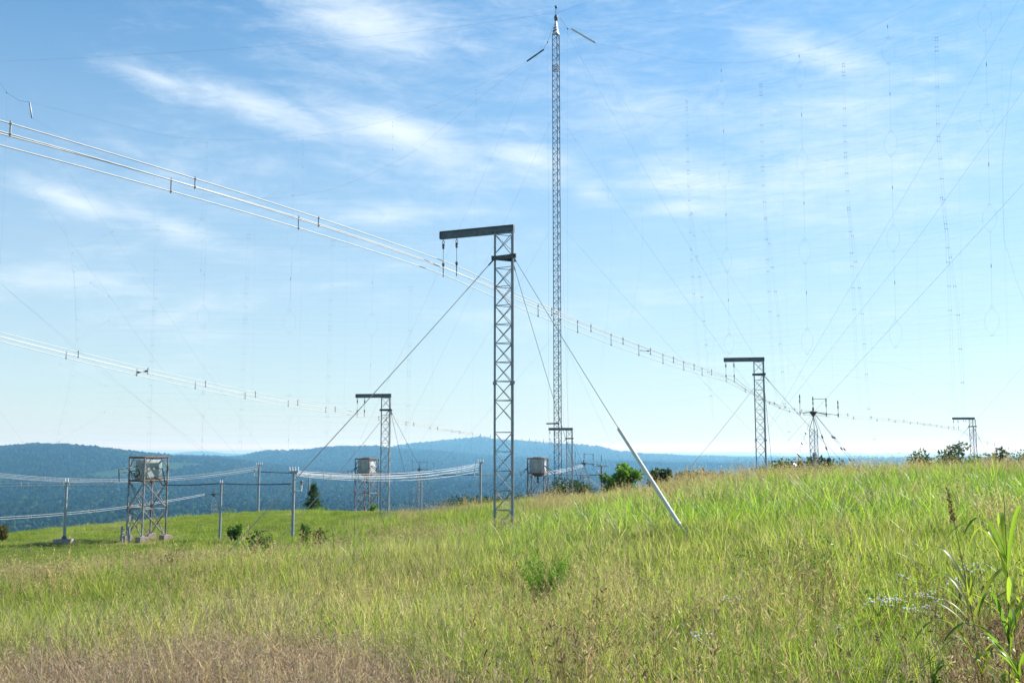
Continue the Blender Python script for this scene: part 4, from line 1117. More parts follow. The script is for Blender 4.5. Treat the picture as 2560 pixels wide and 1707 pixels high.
LEAFD = mat('dark_tree_leaves', m_leaf([(.03, .055, .015), (.05, .085, .02), (.085, .125, .03)], .35, .5))
LEAFB = mat('bright_leaves', m_leaf([(.07, .16, .02), (.12, .24, .03), (.18, .30, .05)], .45, .4))
NEEDLE = mat('pine_needles', m_leaf([(.03, .075, .02), (.045, .11, .025), (.08, .15, .035)], .3, .5))
BARK = mat('bark', surf((.09, .07, .05), (.17, .135, .10), 9, .9, bump=.5))
STEM = mat('green_stem', surf((.12, .15, .04), (.20, .20, .07), 9, .6))
PETAL = mat('white_petal', surf((.80, .80, .76), (.88, .88, .85), 20, .6))
PURPLE = mat('purple_flower', surf((.20, .13, .20), (.32, .24, .33), 30, .7))

def blades(n, rad, h0, h1, w, lean, curl, seg, seed, rootw=1.0, gauss=False):
    """n grass blades as tapering ribbons; returns verts, tris, bc"""
    r = np.random.default_rng(seed)
    a = r.uniform(0, 2 * pi, n); q = rad * np.sqrt(r.uniform(0, 1, n)); bx, by = q * np.cos(a), q * np.sin(a)
    h = r.uniform(h0, h1, n) ; la = r.uniform(0, 2 * pi, n); ln = np.abs(r.normal(0, lean, n)); cu = r.uniform(.2, 1, n) * curl
    wd = w * r.uniform(.65, 1.3, n); ta = la + pi / 2 + r.normal(0, .6, n)
    t = np.linspace(0, 1, seg + 1)
    out = ln[:, None] * t[None] + cu[:, None] * t[None] ** 2.2                    # outward travel / height
    L = np.sqrt(1 + (ln + cu) ** 2)
    zz = h[:, None] * (t[None] - .35 * cu[:, None] * t[None] ** 3) / (L[:, None] ** .35)
    X = bx[:, None] + np.cos(la)[:, None] * out * h[:, None]; Y = by[:, None] + np.sin(la)[:, None] * out * h[:, None]
    prof = np.minimum(1, .55 + t * 1.8) * np.sqrt(np.maximum(0, 1 - t ** 2.4)) * .5
    ox, oy = np.cos(ta)[:, None] * wd[:, None] * prof[None], np.sin(ta)[:, None] * wd[:, None] * prof[None]
    A = np.stack([X - ox, Y - oy, zz], -1); B = np.stack([X + ox, Y + oy, zz], -1)
    V = np.stack([A, B], 2).reshape(n, -1, 3)                                     # n, (seg+1)*2, 3
    k = (seg + 1) * 2; f = []
    for i in range(seg):
        f += [(2 * i, 2 * i + 1, 2 * i + 3), (2 * i, 2 * i + 3, 2 * i + 2)]
    f = np.array(f[:-1]); Fc = (np.arange(n) * k)[:, None, None] + f[None]
    bc = np.repeat(r.uniform(0, 1, n), k)
    return V.reshape(-1, 3), Fc.reshape(-1, 3), bc, (X, Y, zz, la)
def merge(parts):
    V, Fc, B = [], [], []; o = 0
    for v, f, b in parts: V.append(v); Fc.append(f + o); B.append(b); o += len(v)
    return np.concatenate(V), np.concatenate(Fc), np.concatenate(B)
def tuft(name, m, *a, **k):
    v, f, b, _ = blades(*a, **k); return npmesh(name, v, f, m, {'bc': b})
def seed_tuft(name, m, n, rad, h0, h1, w, lean, curl, seed, nb=7, bl=.05, top=.28):
    """thin stalks with open, airy heads"""
    v, f, b, (X, Y, Z, la) = blades(n, rad, h0, h1, w, lean, curl, 4, seed)
    r = np.random.default_rng(seed + 99); parts = [(v, f, b)]
    V, Fc, B = [], [], []
    for i in range(n):
        bb = r.uniform(.3, 1)
        for j in range(nb):
            t = 1 - top * r.uniform(0, 1); k = t * (X.shape[1] - 1); i0 = min(int(k), X.shape[1] - 2); fr = k - i0
            p = np.array([A[i, i0] * (1 - fr) + A[i, i0 + 1] * fr for A in (X, Y, Z)])
            d = np.array([r.normal(0, .6), r.normal(0, .6), r.uniform(.3, 1.2)]); d /= np.linalg.norm(d); l = bl * r.uniform(.5, 1.3)
            s = np.cross(d, r.normal(size=3)); s /= np.linalg.norm(s) + 1e-6; s *= w * r.uniform(.8, 1.5)
            o = len(V); V += [p, p + d * l * .6 + s, p + d * l, p + d * l * .6 - s]; Fc += [(o, o + 1, o + 2), (o, o + 2, o + 3)]; B += [bb] * 4
    parts.append((np.array(V), np.array(Fc), np.array(B)))
    v, f, b = merge(parts); return npmesh(name, v, f, m, {'bc': b})

def leaf_cloud(centres, radii, n, size, seed, squash=.8, droop=.3, long=1.9):
    """folded leaves spread through clumps; returns verts, tris, bc"""
    r = np.random.default_rng(seed); c = np.asarray(centres, float); rad = np.asarray(radii, float)
    pick = r.choice(len(c), n, p=rad ** 2 / (rad ** 2).sum())
    d = r.normal(size=(n, 3)); d /= np.linalg.norm(d, axis=1)[:, None]
    q = rad[pick] * r.uniform(.35, 1.05, n) ** .6
    p = c[pick] + d * q[:, None] * np.array([1, 1, squash])
    ax = d + r.normal(0, .7, (n, 3)); ax[:, 2] -= droop; ax /= np.linalg.norm(ax, axis=1)[:, None]
    s = np.cross(ax, r.normal(size=(n, 3))); s /= np.linalg.norm(s, axis=1)[:, None] + 1e-9
    nn = np.cross(ax, s); L = size * r.uniform(.6, 1.35, n)[:, None]; W = L / long
    base, tip = p, p + ax * L; mid = p + ax * L * .5 - nn * W * .15
    V = np.stack([base, mid + s * W * .5 + nn * W * .2, tip, mid - s * W * .5 + nn * W * .2], 1).reshape(-1, 3)
    o = (np.arange(n) * 4)[:, None, None]; f = (o + np.array([[0, 1, 2], [0, 2, 3]])[None]).reshape(-1, 3)
    up = np.clip((p[:, 2] - p[:, 2].min()) / (np.ptp(p[:, 2]) + 1e-6), 0, 1)
    bc = np.repeat(np.clip(.2 + .5 * r.uniform(0, 1, n) + .3 * r.normal(0, .5, len(c))[pick], 0, 1), 4)
    return V, f, bc

# ------------------------------------------------------------------ the field
def wedge(r0, r1, dens, half=R(37)):
    n = int(dens * half * (r1 ** 2 - r0 ** 2)); r = np.sqrt(rng.uniform(r0 ** 2, r1 ** 2, n)); a = rng.uniform(-half, half, n)
    return r * np.sin(a), r * np.cos(a)
def ss(x, a, b): t = np.clip((x - a) / (b - a), 0, 1); return t * t * (3 - 2 * t)
def mown(x, y):
    """1 on the short turf round the box towers and poles"""
    d = y + 2.5 * vnoise(x, y, 9, 41); k = x / np.maximum(y, 1)
    m = ss(d, 38, 44) * ss(-k, .08 + .0 * y, .17) * (1 - .0 * x)
    m = np.maximum(m, ss(d, 62, 70) * ss(-k, .02, .07))
    return m
def dryness(x, y):
    """how far the grass has bleached: patches, and the brown foreground"""
    d = .20 + .60 * fbm(x, y, 9, 51) + .18 * vnoise(x, y, 1.6, 55)
    d = d + .38 * ss(x + .25 * y, 9, 16) * ss(y, 29, 36)            # crest on the right
    return np.clip(d, 0, 1)
def worn(x, y):
    """dead thatch round footings and pole feet"""
    w = np.zeros(len(x))
    for px, D, rr in ((352, 61.4, 2.4), (160, 60, 1.5), (549, 61, 1.2), (645, 95, 2.4), (915, 98.5, 2.6), (700, 97, 2.8), (1050, 118, 3)):
        q = PG(px, D); w = np.maximum(w, np.exp(-(((x - q.x) / rr) ** 2 + ((y - q.y) / rr) ** 2)))
    return w * (.9 + .5 * vnoise(x, y, .9, 161))
def brownpatch(x, y):
    n = .9 * vnoise(x, y, 2.6, 61) + .5 * vnoise(x, y, .9, 62)
    k = x / np.maximum(y, .5)
    edge = np.interp(k, [-.75, -.52, -.38, -.25, -.12, -.02, .06, .2, .34, .42, .5, .75], [10.6, 10.6, 11.2, 11.4, 9.8, 7.6, 5.6, 4.6, 5.4, 8.0, 11.5, 11.5])
    return ss(edge - y + n, -.5, .9)
def broadness(x, y):
    """drifts of tall broad-bladed grass on the right and middle"""
    k = x / np.maximum(y, 1)
    b = ss(fbm(x, y, 8, 71), -.05, .35) * ss(k, -.10, .10) * ss(y, 8, 14)
    c = np.exp(-(((x - 10.5) / 7.5) ** 2 + ((y - 27) / 6) ** 2)) * 1.3 + np.exp(-(((x - 9) / 3.5) ** 2 + ((y - 23) / 3) ** 2)) * .5
    return np.clip(.42 * b + c * 1.1, 0, 1) * (1 - .9 * ss(y, 31, 37))
def place(x, y, keep):
    x, y = x[keep], y[keep]; return np.stack([x, y, ground_z(x, y) - .01], -1)
def rs(n, s0, s1, zvar=.25, tilt=.12):
    rot = np.stack([rng.normal(0, tilt, n), rng.normal(0, tilt, n), rng.uniform(0, 6.283, n)], -1)
    s = rng.uniform(s0, s1, n); return rot, np.stack([s, s, s * rng.uniform(1 - zvar, 1 + zvar, n)], -1)

def grass():
    U = lambda n: rng.uniform(0, 1, n)
    # fine grass, three ranges
    lib = [tuft('fine_near', G_FINE, 26, .12, .16, .46, .0052, .32, .35, 4, s) for s in (1, 2, 3, 4)] + \
          [tuft('fine_mid', G_FINE, 46, .24, .18, .52, .0085, .30, .35, 3, s) for s in (5, 6, 7)] + \
          [tuft('fine_far', G_FINE, 110, .62, .22, .55, .013, .26, .3, 3, s) for s in (8, 9, 10)]
    P_, V_, D_, S_ = [], [], [], []
    for (r0, r1, dens, v0, v1) in ((2.2, 11, 64, 0, 4), (10, 34, 24, 4, 7), (31, 125, 5.2, 7, 10)):
        x, y = wedge(r0, r1, dens); kp = (U(len(x)) > .96 * brownpatch(x, y)) & (U(len(x)) > .985 * mown(x, y))
        p = place(x, y, kp); P_.append(p); V_.append(rng.integers(v0, v1, len(p))); D_.append(dryness(p[:, 0], p[:, 1]))
        S_.append((1 + .38 * fbm(p[:, 0], p[:, 1], 3.2, 81)) * (1 - .25 * np.clip(broadness(p[:, 0], p[:, 1]), 0, 1)))
    p = np.concatenate(P_); rot, scl = rs(len(p), .8, 1.25); scl *= np.concatenate(S_)[:, None]
    scatter('meadow_grass', p, rot, scl, np.concatenate(V_), lib, {'dry': np.concatenate(D_)}, 'fine yellow-green grass covering the hilltop field', 'grass')
    # short turf on the left
    lib = [tuft('turf', G_LAWN, 150, .6, (.04), .13, .014, .5, .4, 2, s) for s in (21, 22, 23)]
    x, y = wedge(34, 125, 7.0); p = place(x, y, U(len(x)) < mown(x, y)); rot, scl = rs(len(p), .8, 1.3); scl[:, 2] *= np.clip(1 + 1.5 * fbm(p[:, 0], p[:, 1], 3.5, 141), .5, 2.6)
    scatter('short_turf', p, rot, scl, rng.integers(0, 3, len(p)), lib, {'dry': np.clip(.9 * dryness(p[:, 0], p[:, 1]) - .1 + worn(p[:, 0], p[:, 1]), 0, 1)}, 'short bright green turf round the left poles and box tower', 'grass')
    # seed stalks
    lib = [seed_tuft('stalks_near', G_SEED, 9, .16, .45, .85, .0026, .16, .22, s) for s in (31, 32, 33, 34)] + \
          [seed_tuft('stalks_far', G_SEED, 26, .55, .5, .95, .0058, .16, .2, s, 6, .07) for s in (35, 36, 37)]
    P_, V_ = [], []
    for (r0, r1, dens, v0, v1) in ((2.6, 22, 11, 0, 4), (19, 125, 2.6, 4, 7)):
        x, y = wedge(r0, r1, dens)
        k = x / np.maximum(y, 1)
        pr = (.20 + .22 * ss(-k, .0, .2) * ss(y, 12, 18) + .55 * fbm(x, y, 5, 91) + .9 * ss(k, .05, .2) * ss(y, 29, 35) + .8 * ss(-np.abs(k - .15), -.24, -.05) * ss(15 - y, 0, 5)) * (1 - mown(x, y)) * (1 - .6 * brownpatch(x, y))
        p = place(x, y, U(len(x)) < pr); P_.append(p); V_.append(rng.integers(v0, v1, len(p)))
    p = np.concatenate(P_); rot, scl = rs(len(p), .75, 1.2)
    scatter('seed_grass', p, rot, scl, np.concatenate(V_), lib, None, 'tall tan seed stalks standing above the meadow', 'grass')
    # broad blades
    lib = [tuft('broad_near', G_BROAD, 10, .10, .35, .80, .0115, .32, .55, 6, s) for s in (41, 42, 43, 44)] + \
          [tuft('broad_far', G_BROAD, 30, .42, .36, .90, .0135, .32, .5, 5, s) for s in (45, 46, 47)]
    P_, V_ = [], []
    for (r0, r1, dens, v0, v1) in ((6, 22, 5, 0, 4), (18, 70, 6.5, 4, 7)):
        x, y = wedge(r0, r1, dens); p = place(x, y, U(len(x)) < (broadness(x, y) + .035) * (1 - mown(x, y)) * (1 - brownpatch(x, y)))
        P_.append(p); V_.append(rng.integers(v0, v1, len(p)))
    p = np.concatenate(P_); rot, scl = rs(len(p), .75, 1.25)
    scatter('broad_grass', p, rot, scl, np.concatenate(V_), lib, {'dry': np.clip(.12 + .25 * vnoise(p[:, 0], p[:, 1], 3, 95), 0, .5)}, 'drifts of tall broad-bladed bright green grass on the right', 'grass')
    # low broad-leaved weeds among the grass
    lib = []
    for sd in (101, 102, 103, 104):
        r = np.random.default_rng(sd); cs = np.stack([r.normal(0, .07, 9), r.normal(0, .07, 9), r.uniform(.1, .42, 9)], -1)
        v, f, b = leaf_cloud(cs, np.full(9, .05), 80, .032, sd, .8, .3, 2.6); lib.append(npmesh('weed', v, f, LEAF if sd % 2 else LEAFB, {'bc': b}))
    x, y = wedge(4, 48, 1.0); k = ss(fbm(x, y, 5, 131), -.1, .5) * (1 - mown(x, y)) * (1 - .7 * brownpatch(x, y)); p = place(x, y, U(len(x)) < k); rot, scl = rs(len(p), .7, 1.6)
    scatter('meadow_weeds', p, rot, scl, rng.integers(0, 4, len(p)), lib, None, 'small leafy weeds scattered through the meadow', 'weeds')
    # dry foreground
    lib = [tuft('dry', G_DRY, 30, .14, .10, .44, .0046, .6, .6, 4, s) for s in (51, 52, 53, 54)] + \
          [seed_tuft('dry_heads', G_DRY, 12, .16, .25, .55, .0026, .5, .45, s, 6, .035) for s in (55, 56)]
    x, y = wedge(1.8, 13, 60); b = brownpatch(x, y); p = place(x, y, U(len(x)) < np.maximum(b, .05)); rot, scl = rs(len(p), .8, 1.25, .3, .3)
    scatter('dry_grass', p, rot, scl, rng.integers(0, 6, len(p)), lib, None, 'brown dead grass along the front edge', 'grass')
    # russet stalks, lower middle and right
    lib = [seed_tuft('russet', G_RUSSET, 8, .15, .45, .85, .0042, .13, .18, s, 6, .04) for s in (111, 112, 113)]
    x, y = wedge(4.2, 15, 16); k = x / np.maximum(y, 1)
    pr = ss(-np.abs(k - .20), -.26, -.08) * ss(13.5 - y, 0, 4) * ss(fbm(x, y, 2.2, 151), -.35, .3) * .8 + ss(k, .36, .48) * ss(11 - y, 0, 3) * .8
    p = place(x, y, U(len(x)) < pr); rot, scl = rs(len(p), .75, 1.2)
    scatter('russet_stalks', p, rot, scl, rng.integers(0, 3, len(p)), lib, None, 'dark russet stalks standing in the lower middle and right', 'grass')
    # bleached fallen stems
    lib = [tuft('fallen', G_SEED, 3, .1, .35, .75, .005, .9, .9, 5, s) for s in (61, 62, 63)]
    x, y = wedge(2.2, 20, 1.8); p = place(x, y, U(len(x)) < .6); rot, scl = rs(len(p), .7, 1.2, .3, .5)
    scatter('bleached_stems', p, rot, scl, rng.integers(0, 3, len(p)), lib, None, 'bent pale stems scattered through the near grass', 'grass')
grass()

# ------------------------------------------------------------------ single plants
def add(name, v, f, bc, m, parent):
    me = npmesh(name, v - np.array(ORI[parent.name]), f, m, {'bc': bc}); o = bpy.data.objects.new(name, me); C.objects.link(o); o.parent = parent
    o['kind'] = 'stuff'; return o
def branchy(base, height, spread, nl, r0, seed, lean=(0, 0)):
    """a tapering trunk with limbs; returns MB and the limb tips"""
    r = random.Random(seed); m = MB(); tips = []
    base = Vector(base); top = base + Vector((lean[0], lean[1], height * .62))
    tr = [base - Vector((0, 0, .2))] + [base + (top - base) * k + Vector((r.uniform(-1, 1), r.uniform(-1, 1), 0)) * height * .02 for k in (.3, .6, 1)]
    m.path(tr, r0, 7, r0 * .45)
    for i in range(nl):
        k = r.uniform(.35, 1); p = base + (top - base) * k; a = 2.4 * i + r.uniform(-.4, .4)
        e = p + Vector((cos(a) * spread * r.uniform(.5, .95), sin(a) * spread * r.uniform(.5, .95), height * r.uniform(.1, .38)))
        mid = (p + e) / 2 + Vector((0, 0, height * .04)); m.path([p, mid, e], r0 * .42, 5, r0 * .12); tips += [e, (mid + e) / 2]
    return m, tips + [top + Vector((0, 0, height * .22))]
def tree(name, base, height, spread, label, cat, group, leafm, seed, nleaf, lsize, nl=9, clump=.34, r0=None, low=.0):
    base = Vector(base); t = root(name, base, label, cat, group)
    m, tips = branchy(base, height, spread, nl, r0 or height * .022, seed)
    m.build('trunk', BARK, t)
    r = np.random.default_rng(seed); c = np.array([tuple(q) for q in tips]); c = np.concatenate([c, c + r.normal(0, spread * .22, c.shape)])
    c[:, 2] = np.maximum(c[:, 2], base.z + height * low)
    rad = spread * clump * r.uniform(.55, 1.2, len(c))
    c[:, 2] = np.minimum(c[:, 2], base.z + height - rad * .6)
    add('crown', *leaf_cloud(c, rad, nleaf, lsize, seed), leafm, t)
    return t
G_R = 'trees along the right skyline'
# trees and bushes on the skyline
for (px, D, ytop, wpx, lab, m, s, nlf) in (
    (1568, 62, 1174, 60, 'bright green bushy sapling on the rise right of the guy tube', LEAFB, 1, 1500),
    (1530, 66, 1200, 40, 'low green bush left of the bright sapling', LEAFB, 2, 700),
    (1655, 78, 1186, 40, 'small dark round tree right of the leaning tube', LEAFD, 3, 1000),
    (1712, 76, 1180, 44, 'second dark bush on the skyline right of the tube', LEAFD, 4, 900),
    (1742, 74, 1176, 40, 'brownish bush on the skyline before the far gantry', LEAFR, 5, 800),
    (1790, 74, 1178, 36, 'small olive bush just left of the far gantry', LEAFR, 6, 600),
    (1928, 72, 1152, 90, 'dark bush at the foot of the far right gantry', LEAFD, 7, 1200),
    (1975, 82, 1158, 55, 'small dark bush left of the guyed switch mast', LEAFD, 8, 700),
    (2018, 90, 1146, 85, 'dark bush hiding the foot of the guyed switch mast', LEAFD, 9, 1300),
    (2060, 92, 1143, 80, 'broad dark bush right beside the switch mast', LEAFD, 10, 1300),
    (2105, 92, 1151, 90, 'low dark bush between the switch mast and open sky', LEAFD, 11, 1100),
    (2325, 95, 1130, 105, 'round olive tree standing alone on the right skyline', LEAFD, 12, 1700),
    (2400, 100, 1112, 95, 'tallest skyline tree just left of the farthest gantry', LEAFD, 13, 2200),
    (2450, 104, 1135, 85, 'bushy tree just right of the farthest gantry', LEAFD, 14, 1400),
    (2490, 100, 1126, 60, 'narrow dark tree second from the right edge', LEAFD, 15, 1100),
    (2545, 98, 1126, 110, 'dark tree cut by the right edge', LEAFD, 16, 1600),
    (1400, 116, 1208, 70, 'dark bush below the tall mast', LEAFD, 17, 900),
    (1440, 112, 1200, 80, 'dark bush below the small switch mast', LEAFD, 18, 1000),
    (1318, 118, 1242, 80, 'dark bush at the field edge left of the tall mast', LEAFD, 19, 900),
    (1178, 118, 1252, 110, 'dark low tree at the field edge left of the near gantry', LEAFD, 20, 1100),
    (1225, 116, 1246, 90, 'dark low tree seen through the near gantry', LEAFD, 21, 1000)):
    b = PG(px, D); top = P(px, ytop, D).z; h = max(1.2, top - b.z); sp = wpx / F * D / 2
    tree('skyline_tree', b, h + .35, sp * 1.05, lab, 'tree', G_R, m, s, int(nlf * 2.4), .30 if D > 70 else .2, 13, .40, low=.25)

def pine(base, h, wid, label, seed):
    base = Vector(base); t = root('young_pine', base, label, 'pine tree'); r = np.random.default_rng(seed)
    MB().path([base - Vector((0, 0, .2)), base + Vector((0, 0, h * .5)), base + Vector((.03, 0, h * .97))], h * .022, 7, h * .004).build('trunk', BARK, t)
    bm = MB(); cs, rd = [], []
    z = .16
    while z < .97:
        k = (1 - z) ** .95; nb = 7
        a0 = r.uniform(0, 6.28)
        for i in range(nb):
            a = a0 + i * 6.283 / nb + r.normal(0, .2); L = wid * (k * r.uniform(.45, 1.3) + .06); p = base + Vector((0, 0, h * z))
            e = p + Vector((cos(a) * L, sin(a) * L, L * .2)); bm.path([p, p + (e - p) * .55 - Vector((0, 0, L * .05)), e], .018 * k + .006, 4, .004)
            for f in (.45, .7, .95, 1.05): cs.append(tuple(p + (e - p) * f)); rd.append(.045 * h * (.55 + .5 * k) * r.uniform(.7, 1.2))
        z += r.uniform(.085, .14)
    cs.append(tuple(base + Vector((0, 0, h * .98)))); rd.append(.05 * h)
    bm.build('branches', BARK, t)
    add('needles', *leaf_cloud(cs, rd, 5200, .20, seed, .8, -.3, 4.5), NEEDLE, t)
pine(PG(783, 100), 3.3, 1.05, 'young dark green pine left of the middle box tower', 3)

def shrub(name, base, h, spread, label, m, seed, n, ls, cat='shrub'):
    base = Vector(base); t = root(name, base, label, cat, 'shrubs in the field'); r = random.Random(seed); st = MB(); cs, rd = [], []
    for i in range(7):
        a = 2.4 * i + r.uniform(-.3, .3); k = r.uniform(.2, 1)
        e = base + Vector((cos(a) * spread * k, sin(a) * spread * k, h * r.uniform(.65, 1) * (1 - .25 * k)))
        st.path([base - Vector((0, 0, .05)), base + (e - base) * .5 + Vector((0, 0, h * .06)), e], .012, 4, .005)
        for f in (.45, .7, .95): cs.append(tuple(base + (e - base) * f)); rd.append(spread * .30 * r.uniform(.6, 1.2))
    st.build('stems', BARK, t); add('foliage', *leaf_cloud(cs, rd, n, ls, seed, .9, .4), m, t); return t
shrub('leafy_shrub', PG(652, 38), 1.5, .68, 'leafy green shrub below the nearest grey pole', LEAF, 31, 900, .14)
shrub('leafy_shrub', PG(762, 43), 1.4, .3, 'tall thin leafy shrub right of the nearest grey pole', LEAF, 32, 420, .14)
shrub('leafy_shrub', PG(797, 42), 1.15, .34, 'sparse shrub with reddish tips beside the thin leafy shrub', LEAFR, 33, 220, .13)
shrub('leafy_shrub', PG(584, 56), 1.25, .5, 'dense bright green bush right of the plain pole', LEAFB, 34, 1300, .12)
shrub('leafy_shrub', PG(425, 27), 1.0, .5, 'low shrub with red-brown tips in the left meadow', LEAFR, 35, 330, .10)
shrub('leafy_shrub', PG(1256, 31.4), .78, .30, 'green bush growing inside the foot of the near gantry', LEAF, 36, 300, .11)
shrub('leafy_shrub', PG(6, 62), 1.25, .5, 'reddish brown bush at the left edge', LEAFR, 37, 900, .14)
shrub('leafy_shrub', PG(338, 47), .55, .3, 'little weed with pink tips below the left box tower', LEAFR, 38, 160, .09)
shrub('leafy_shrub', PG(932, 97), 1.2, .5, 'yellow-green bush between the legs of the middle box tower', LEAFB, 39, 700, .14)

# feathery weed in the middle foreground
FEATHER = mat('feathery_green', m_leaf([(.08, .20, .018), (.14, .31, .028), (.23, .40, .05)], .55, .5, spec=.1))
def feathery(base, label):
    base = Vector(base); t = root('feathery_weed', base, label, 'weed'); r = np.random.default_rng(5)
    for i in range(20):
        a = r.uniform(0, 6.28); L = r.uniform(.6, 1.05); ln = r.uniform(.1, .6)
        q = base + Vector((cos(a) * .12, sin(a) * .12, 0)) * r.uniform(0, 1)
        pts = [q + Vector((cos(a) * ln * L * k * k, sin(a) * ln * L * k * k, L * k)) for k in np.linspace(0, 1, 7)]
        st = MB().path(pts, .004, 4, .0015).build('frond', STEM, t)
        ORI[st.name] = ORI[t.name]
        cs = [tuple(at(pts, f)) for f in np.linspace(.12, 1, 14)]
        v, f, b = leaf_cloud(cs, [.045 * (1.15 - k) + .012 for k in np.linspace(0, 1, 14)], 900, .05, 60 + i, 1, -.8, 8)
        add('plume', v, f, b, FEATHER, st)
feathery(PG(1368, 14.0), 'bright green feathery weed clump in the middle foreground')

# tall coarse grass at the right edge
def ribbon(pts, w, fold=.25):
    """a long leaf with a keel"""
    n = len(pts); V, Fc = [], []
    for i, p in enumerate(pts):
        d = (pts[min(i + 1, n - 1)] - pts[max(i - 1, 0)]).normalized(); s = d.cross(Vector((0, 0, 1)))
        s = s.normalized() if s.length > 1e-4 else Vector((1, 0, 0)); u = s.cross(d)
        t = i / (n - 1); k = w * min(1, .5 + 2.2 * t) * math.sqrt(max(0, 1 - t ** 2.6)) * .5
        V += [p - s * k + u * k * fold, p, p + s * k + u * k * fold]
    for i in range(n - 1):
        a = 3 * i; Fc += [(a, a + 1, a + 4), (a, a + 4, a + 3), (a + 1, a + 2, a + 5), (a + 1, a + 5, a + 4)]
    return np.array([tuple(v) for v in V]), np.array(Fc)
def leafobj(t, pts, w, m, bc):
    v, f = ribbon(pts, w); me = npmesh('leaf', v - np.array(ORI[t.name]), f, m, {'bc': np.full(len(v), bc)}, smooth=True)
    o = bpy.data.objects.new('leaf', me); C.objects.link(o); o.parent = t; return o
def arc(p, px, up, L, n=10):
    """a leaf leaving p, swinging out along px and drooping"""
    return [p + Vector(px) * (L * k) + Vector((0, 0, up * L * k - (up * .75) * L * k * k * 1.1)) for k in np.linspace(0, 1, n)]
def coarse_grass(base, label, H, seed, nl, head=True, lean=(0, 0), name='coarse_grass_plant'):
    base = Vector(base); t = root(name, base, label, 'grass plant', 'coarse grass clumps in front'); r = random.Random(seed)
    top = base + Vector((lean[0], lean[1], H)); st = [base + (top - base) * k + Vector((.02 * sin(3 * k), 0, 0)) for k in np.linspace(0, 1, 8)]
    MB().path([st[0] - Vector((0, 0, .1))] + st, .0045, 6, .002).build('stalk', STEM, t)
    for i in range(nl):
        k = r.uniform(.0, .7) ** .8; p = at(st, k); a = r.uniform(0, 6.28)
        L = r.uniform(.32, .62) * H
        leafobj(t, arc(p, (cos(a) * .62, sin(a) * .45, 0), r.uniform(.75, 1.5), L), r.uniform(.02, .038), G_PLANT, r.random())
    if head:
        d = (top - st[-3]).normalized(); cs = [tuple(top + d * (f * .17 * H / 1.2) + Vector((r.uniform(-.008, .008), r.uniform(-.008, .008), 0))) for f in np.linspace(-.1, 1, 26)]
        v, f, b = leaf_cloud(cs, [.010 - .00025 * i for i in range(26)], 420, .014, seed, 1, -1.6, 3.6); add('seed_head', v, f, b, MATS['seed_head'], t)
    return t
G_PLANT = mat('coarse_grass_leaf', m_leaf([(.13, .25, .025), (.25, .37, .035), (.42, .44, .06)], .58, .4, spec=.3))
mat('seed_head', m_leaf([(.10, .035, .03), (.16, .06, .045), (.22, .10, .07)], .25, .6))
q = PG(2478, 6.1); coarse_grass(q, 'tall coarse grass plant with dark red seed head at the right edge', 1.34, 7, 22, True, (-.14, .05))
q = PG(2520, 5.9); coarse_grass(q, 'leafy coarse grass clump cut by the right edge', 1.5, 8, 30, False, (.05, 0))
q = PG(2330, 6.0); coarse_grass(q, 'coarse grass with arching yellow leaves left of the seed-head plant', .62, 9, 12, False)
q = PG(2555, 5.2); coarse_grass(q, 'dense coarse grass at the lower right corner', .8, 14, 24, False)
q = PG(1905, 7.4); coarse_grass(q, 'small broad-leaved grass clump near the bottom right of centre', .46, 10, 8, False)
q = PG(1650, 9.2); coarse_grass(q, 'isolated broad-leaved grass tuft right of the feathery weed', .5, 11, 7, False)
q = PG(165, 13.5); coarse_grass(q, 'broad-leaved grass tuft with bleached leaf at far left', .55, 12, 7, False)
q = PG(585, 16.0); coarse_grass(q, 'yellow-green broad tuft in the left meadow', .6, 13, 8, False)

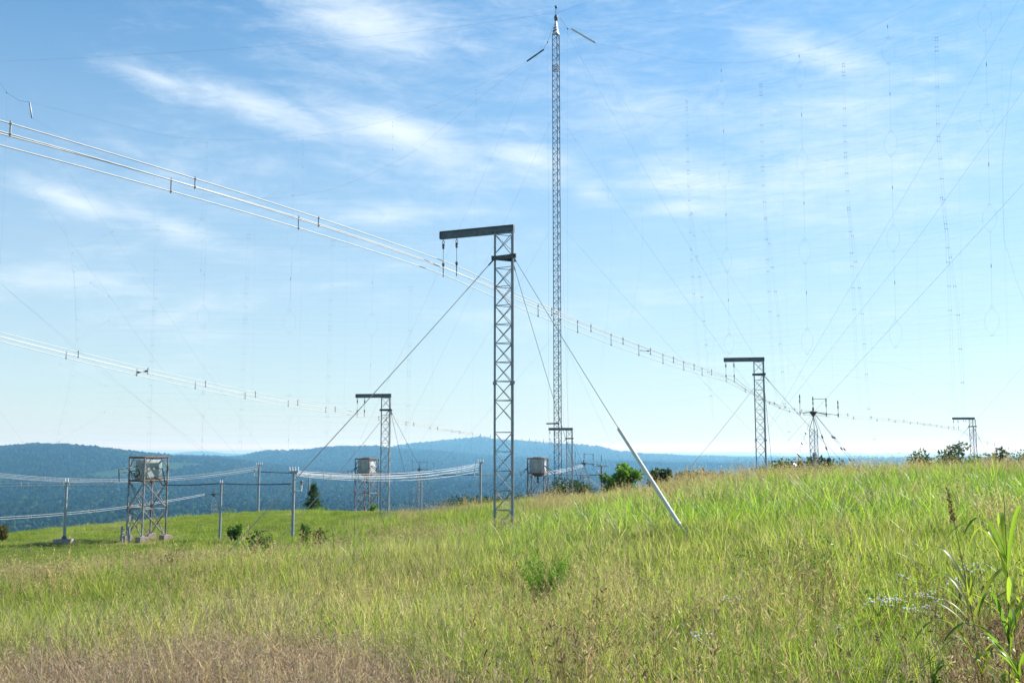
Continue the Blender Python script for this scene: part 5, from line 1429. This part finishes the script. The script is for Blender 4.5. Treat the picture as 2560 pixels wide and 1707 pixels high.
# wild flowers
def flower(base, h, label, n, spread, seed, m=PETAL, hr=.011, cat='wild flower'):
    base = Vector(base); t = root('wild_flower', base, label, cat, 'wild flowers on the right'); r = random.Random(seed); st = MB(); hd = MB()
    crown = base + Vector((r.uniform(-.05, .05), r.uniform(-.05, .05), h)); st.path([base, crown - Vector((0, 0, h * .3))], .003, 4, .002)
    for i in range(n):
        a = r.uniform(0, 6.28); k = math.sqrt(r.random()) * spread; p = crown + Vector((cos(a) * k, sin(a) * k, r.uniform(-.05, .03)))
        st.path([crown - Vector((0, 0, h * .3)), p], .0018, 3, .001, caps=False)
        hd.lathe(p, (r.uniform(-.3, .3), r.uniform(-.3, .3), 1), [(hr * .3, -.004), (hr, 0), (hr * .9, .004), (hr * .35, .008)], 7)
    st.build('stem', STEM, t); hd.build('flower_head', m, t)['kind'] = 'stuff'
FL = [(1822, 11.0, .42, 26, .16, 'white flower spray alone right of the leaning tube'), (1757, 8.7, .34, 18, .10, 'small white flower spray in the lower middle right'),
      (2212, 9.6, .50, 24, .14, 'white flowers, leftmost of the long flowering drift'), (2246, 9.8, .50, 26, .15, 'white flowers second from left in the flowering drift'),
      (2282, 9.3, .46, 26, .14, 'white flowers in the middle of the flowering drift'), (2318, 9.9, .52, 20, .13, 'white flowers right of the drift centre'),
      (2352, 9.4, .50, 16, .12, 'thin white flowers between drift and seed-head plant'), (2395, 10.2, .60, 18, .12, 'white flowers just left of the seed-head plant'),
      (2425, 10.6, .70, 16, .12, 'tall white flowers behind the seed-head plant'), (2105, 8.9, .36, 8, .10, 'few white flowers left of the flowering drift'),
      (2060, 8.0, .30, 8, .08, 'scattered white flowers low at bottom right'), (2270, 11.5, .52, 12, .12, 'white flowers farther back behind the drift')]
for i, (px, D, h, n, sp, lab) in enumerate(FL): flower(PG(px, D), h, lab, n, sp, 70 + i)
for i, (px, D, h, n, lab) in enumerate(((2412, 9.6, .62, 3, 'dull purple thistle heads behind the white flowers'), (2380, 8.9, .48, 3, 'dull purple heads low among the white flowers'), (2440, 9.0, .55, 3, 'dull purple heads beside the seed-head stalk'))):
    flower(PG(px, D), h, lab, n, .09, 90 + i, PURPLE, .02)
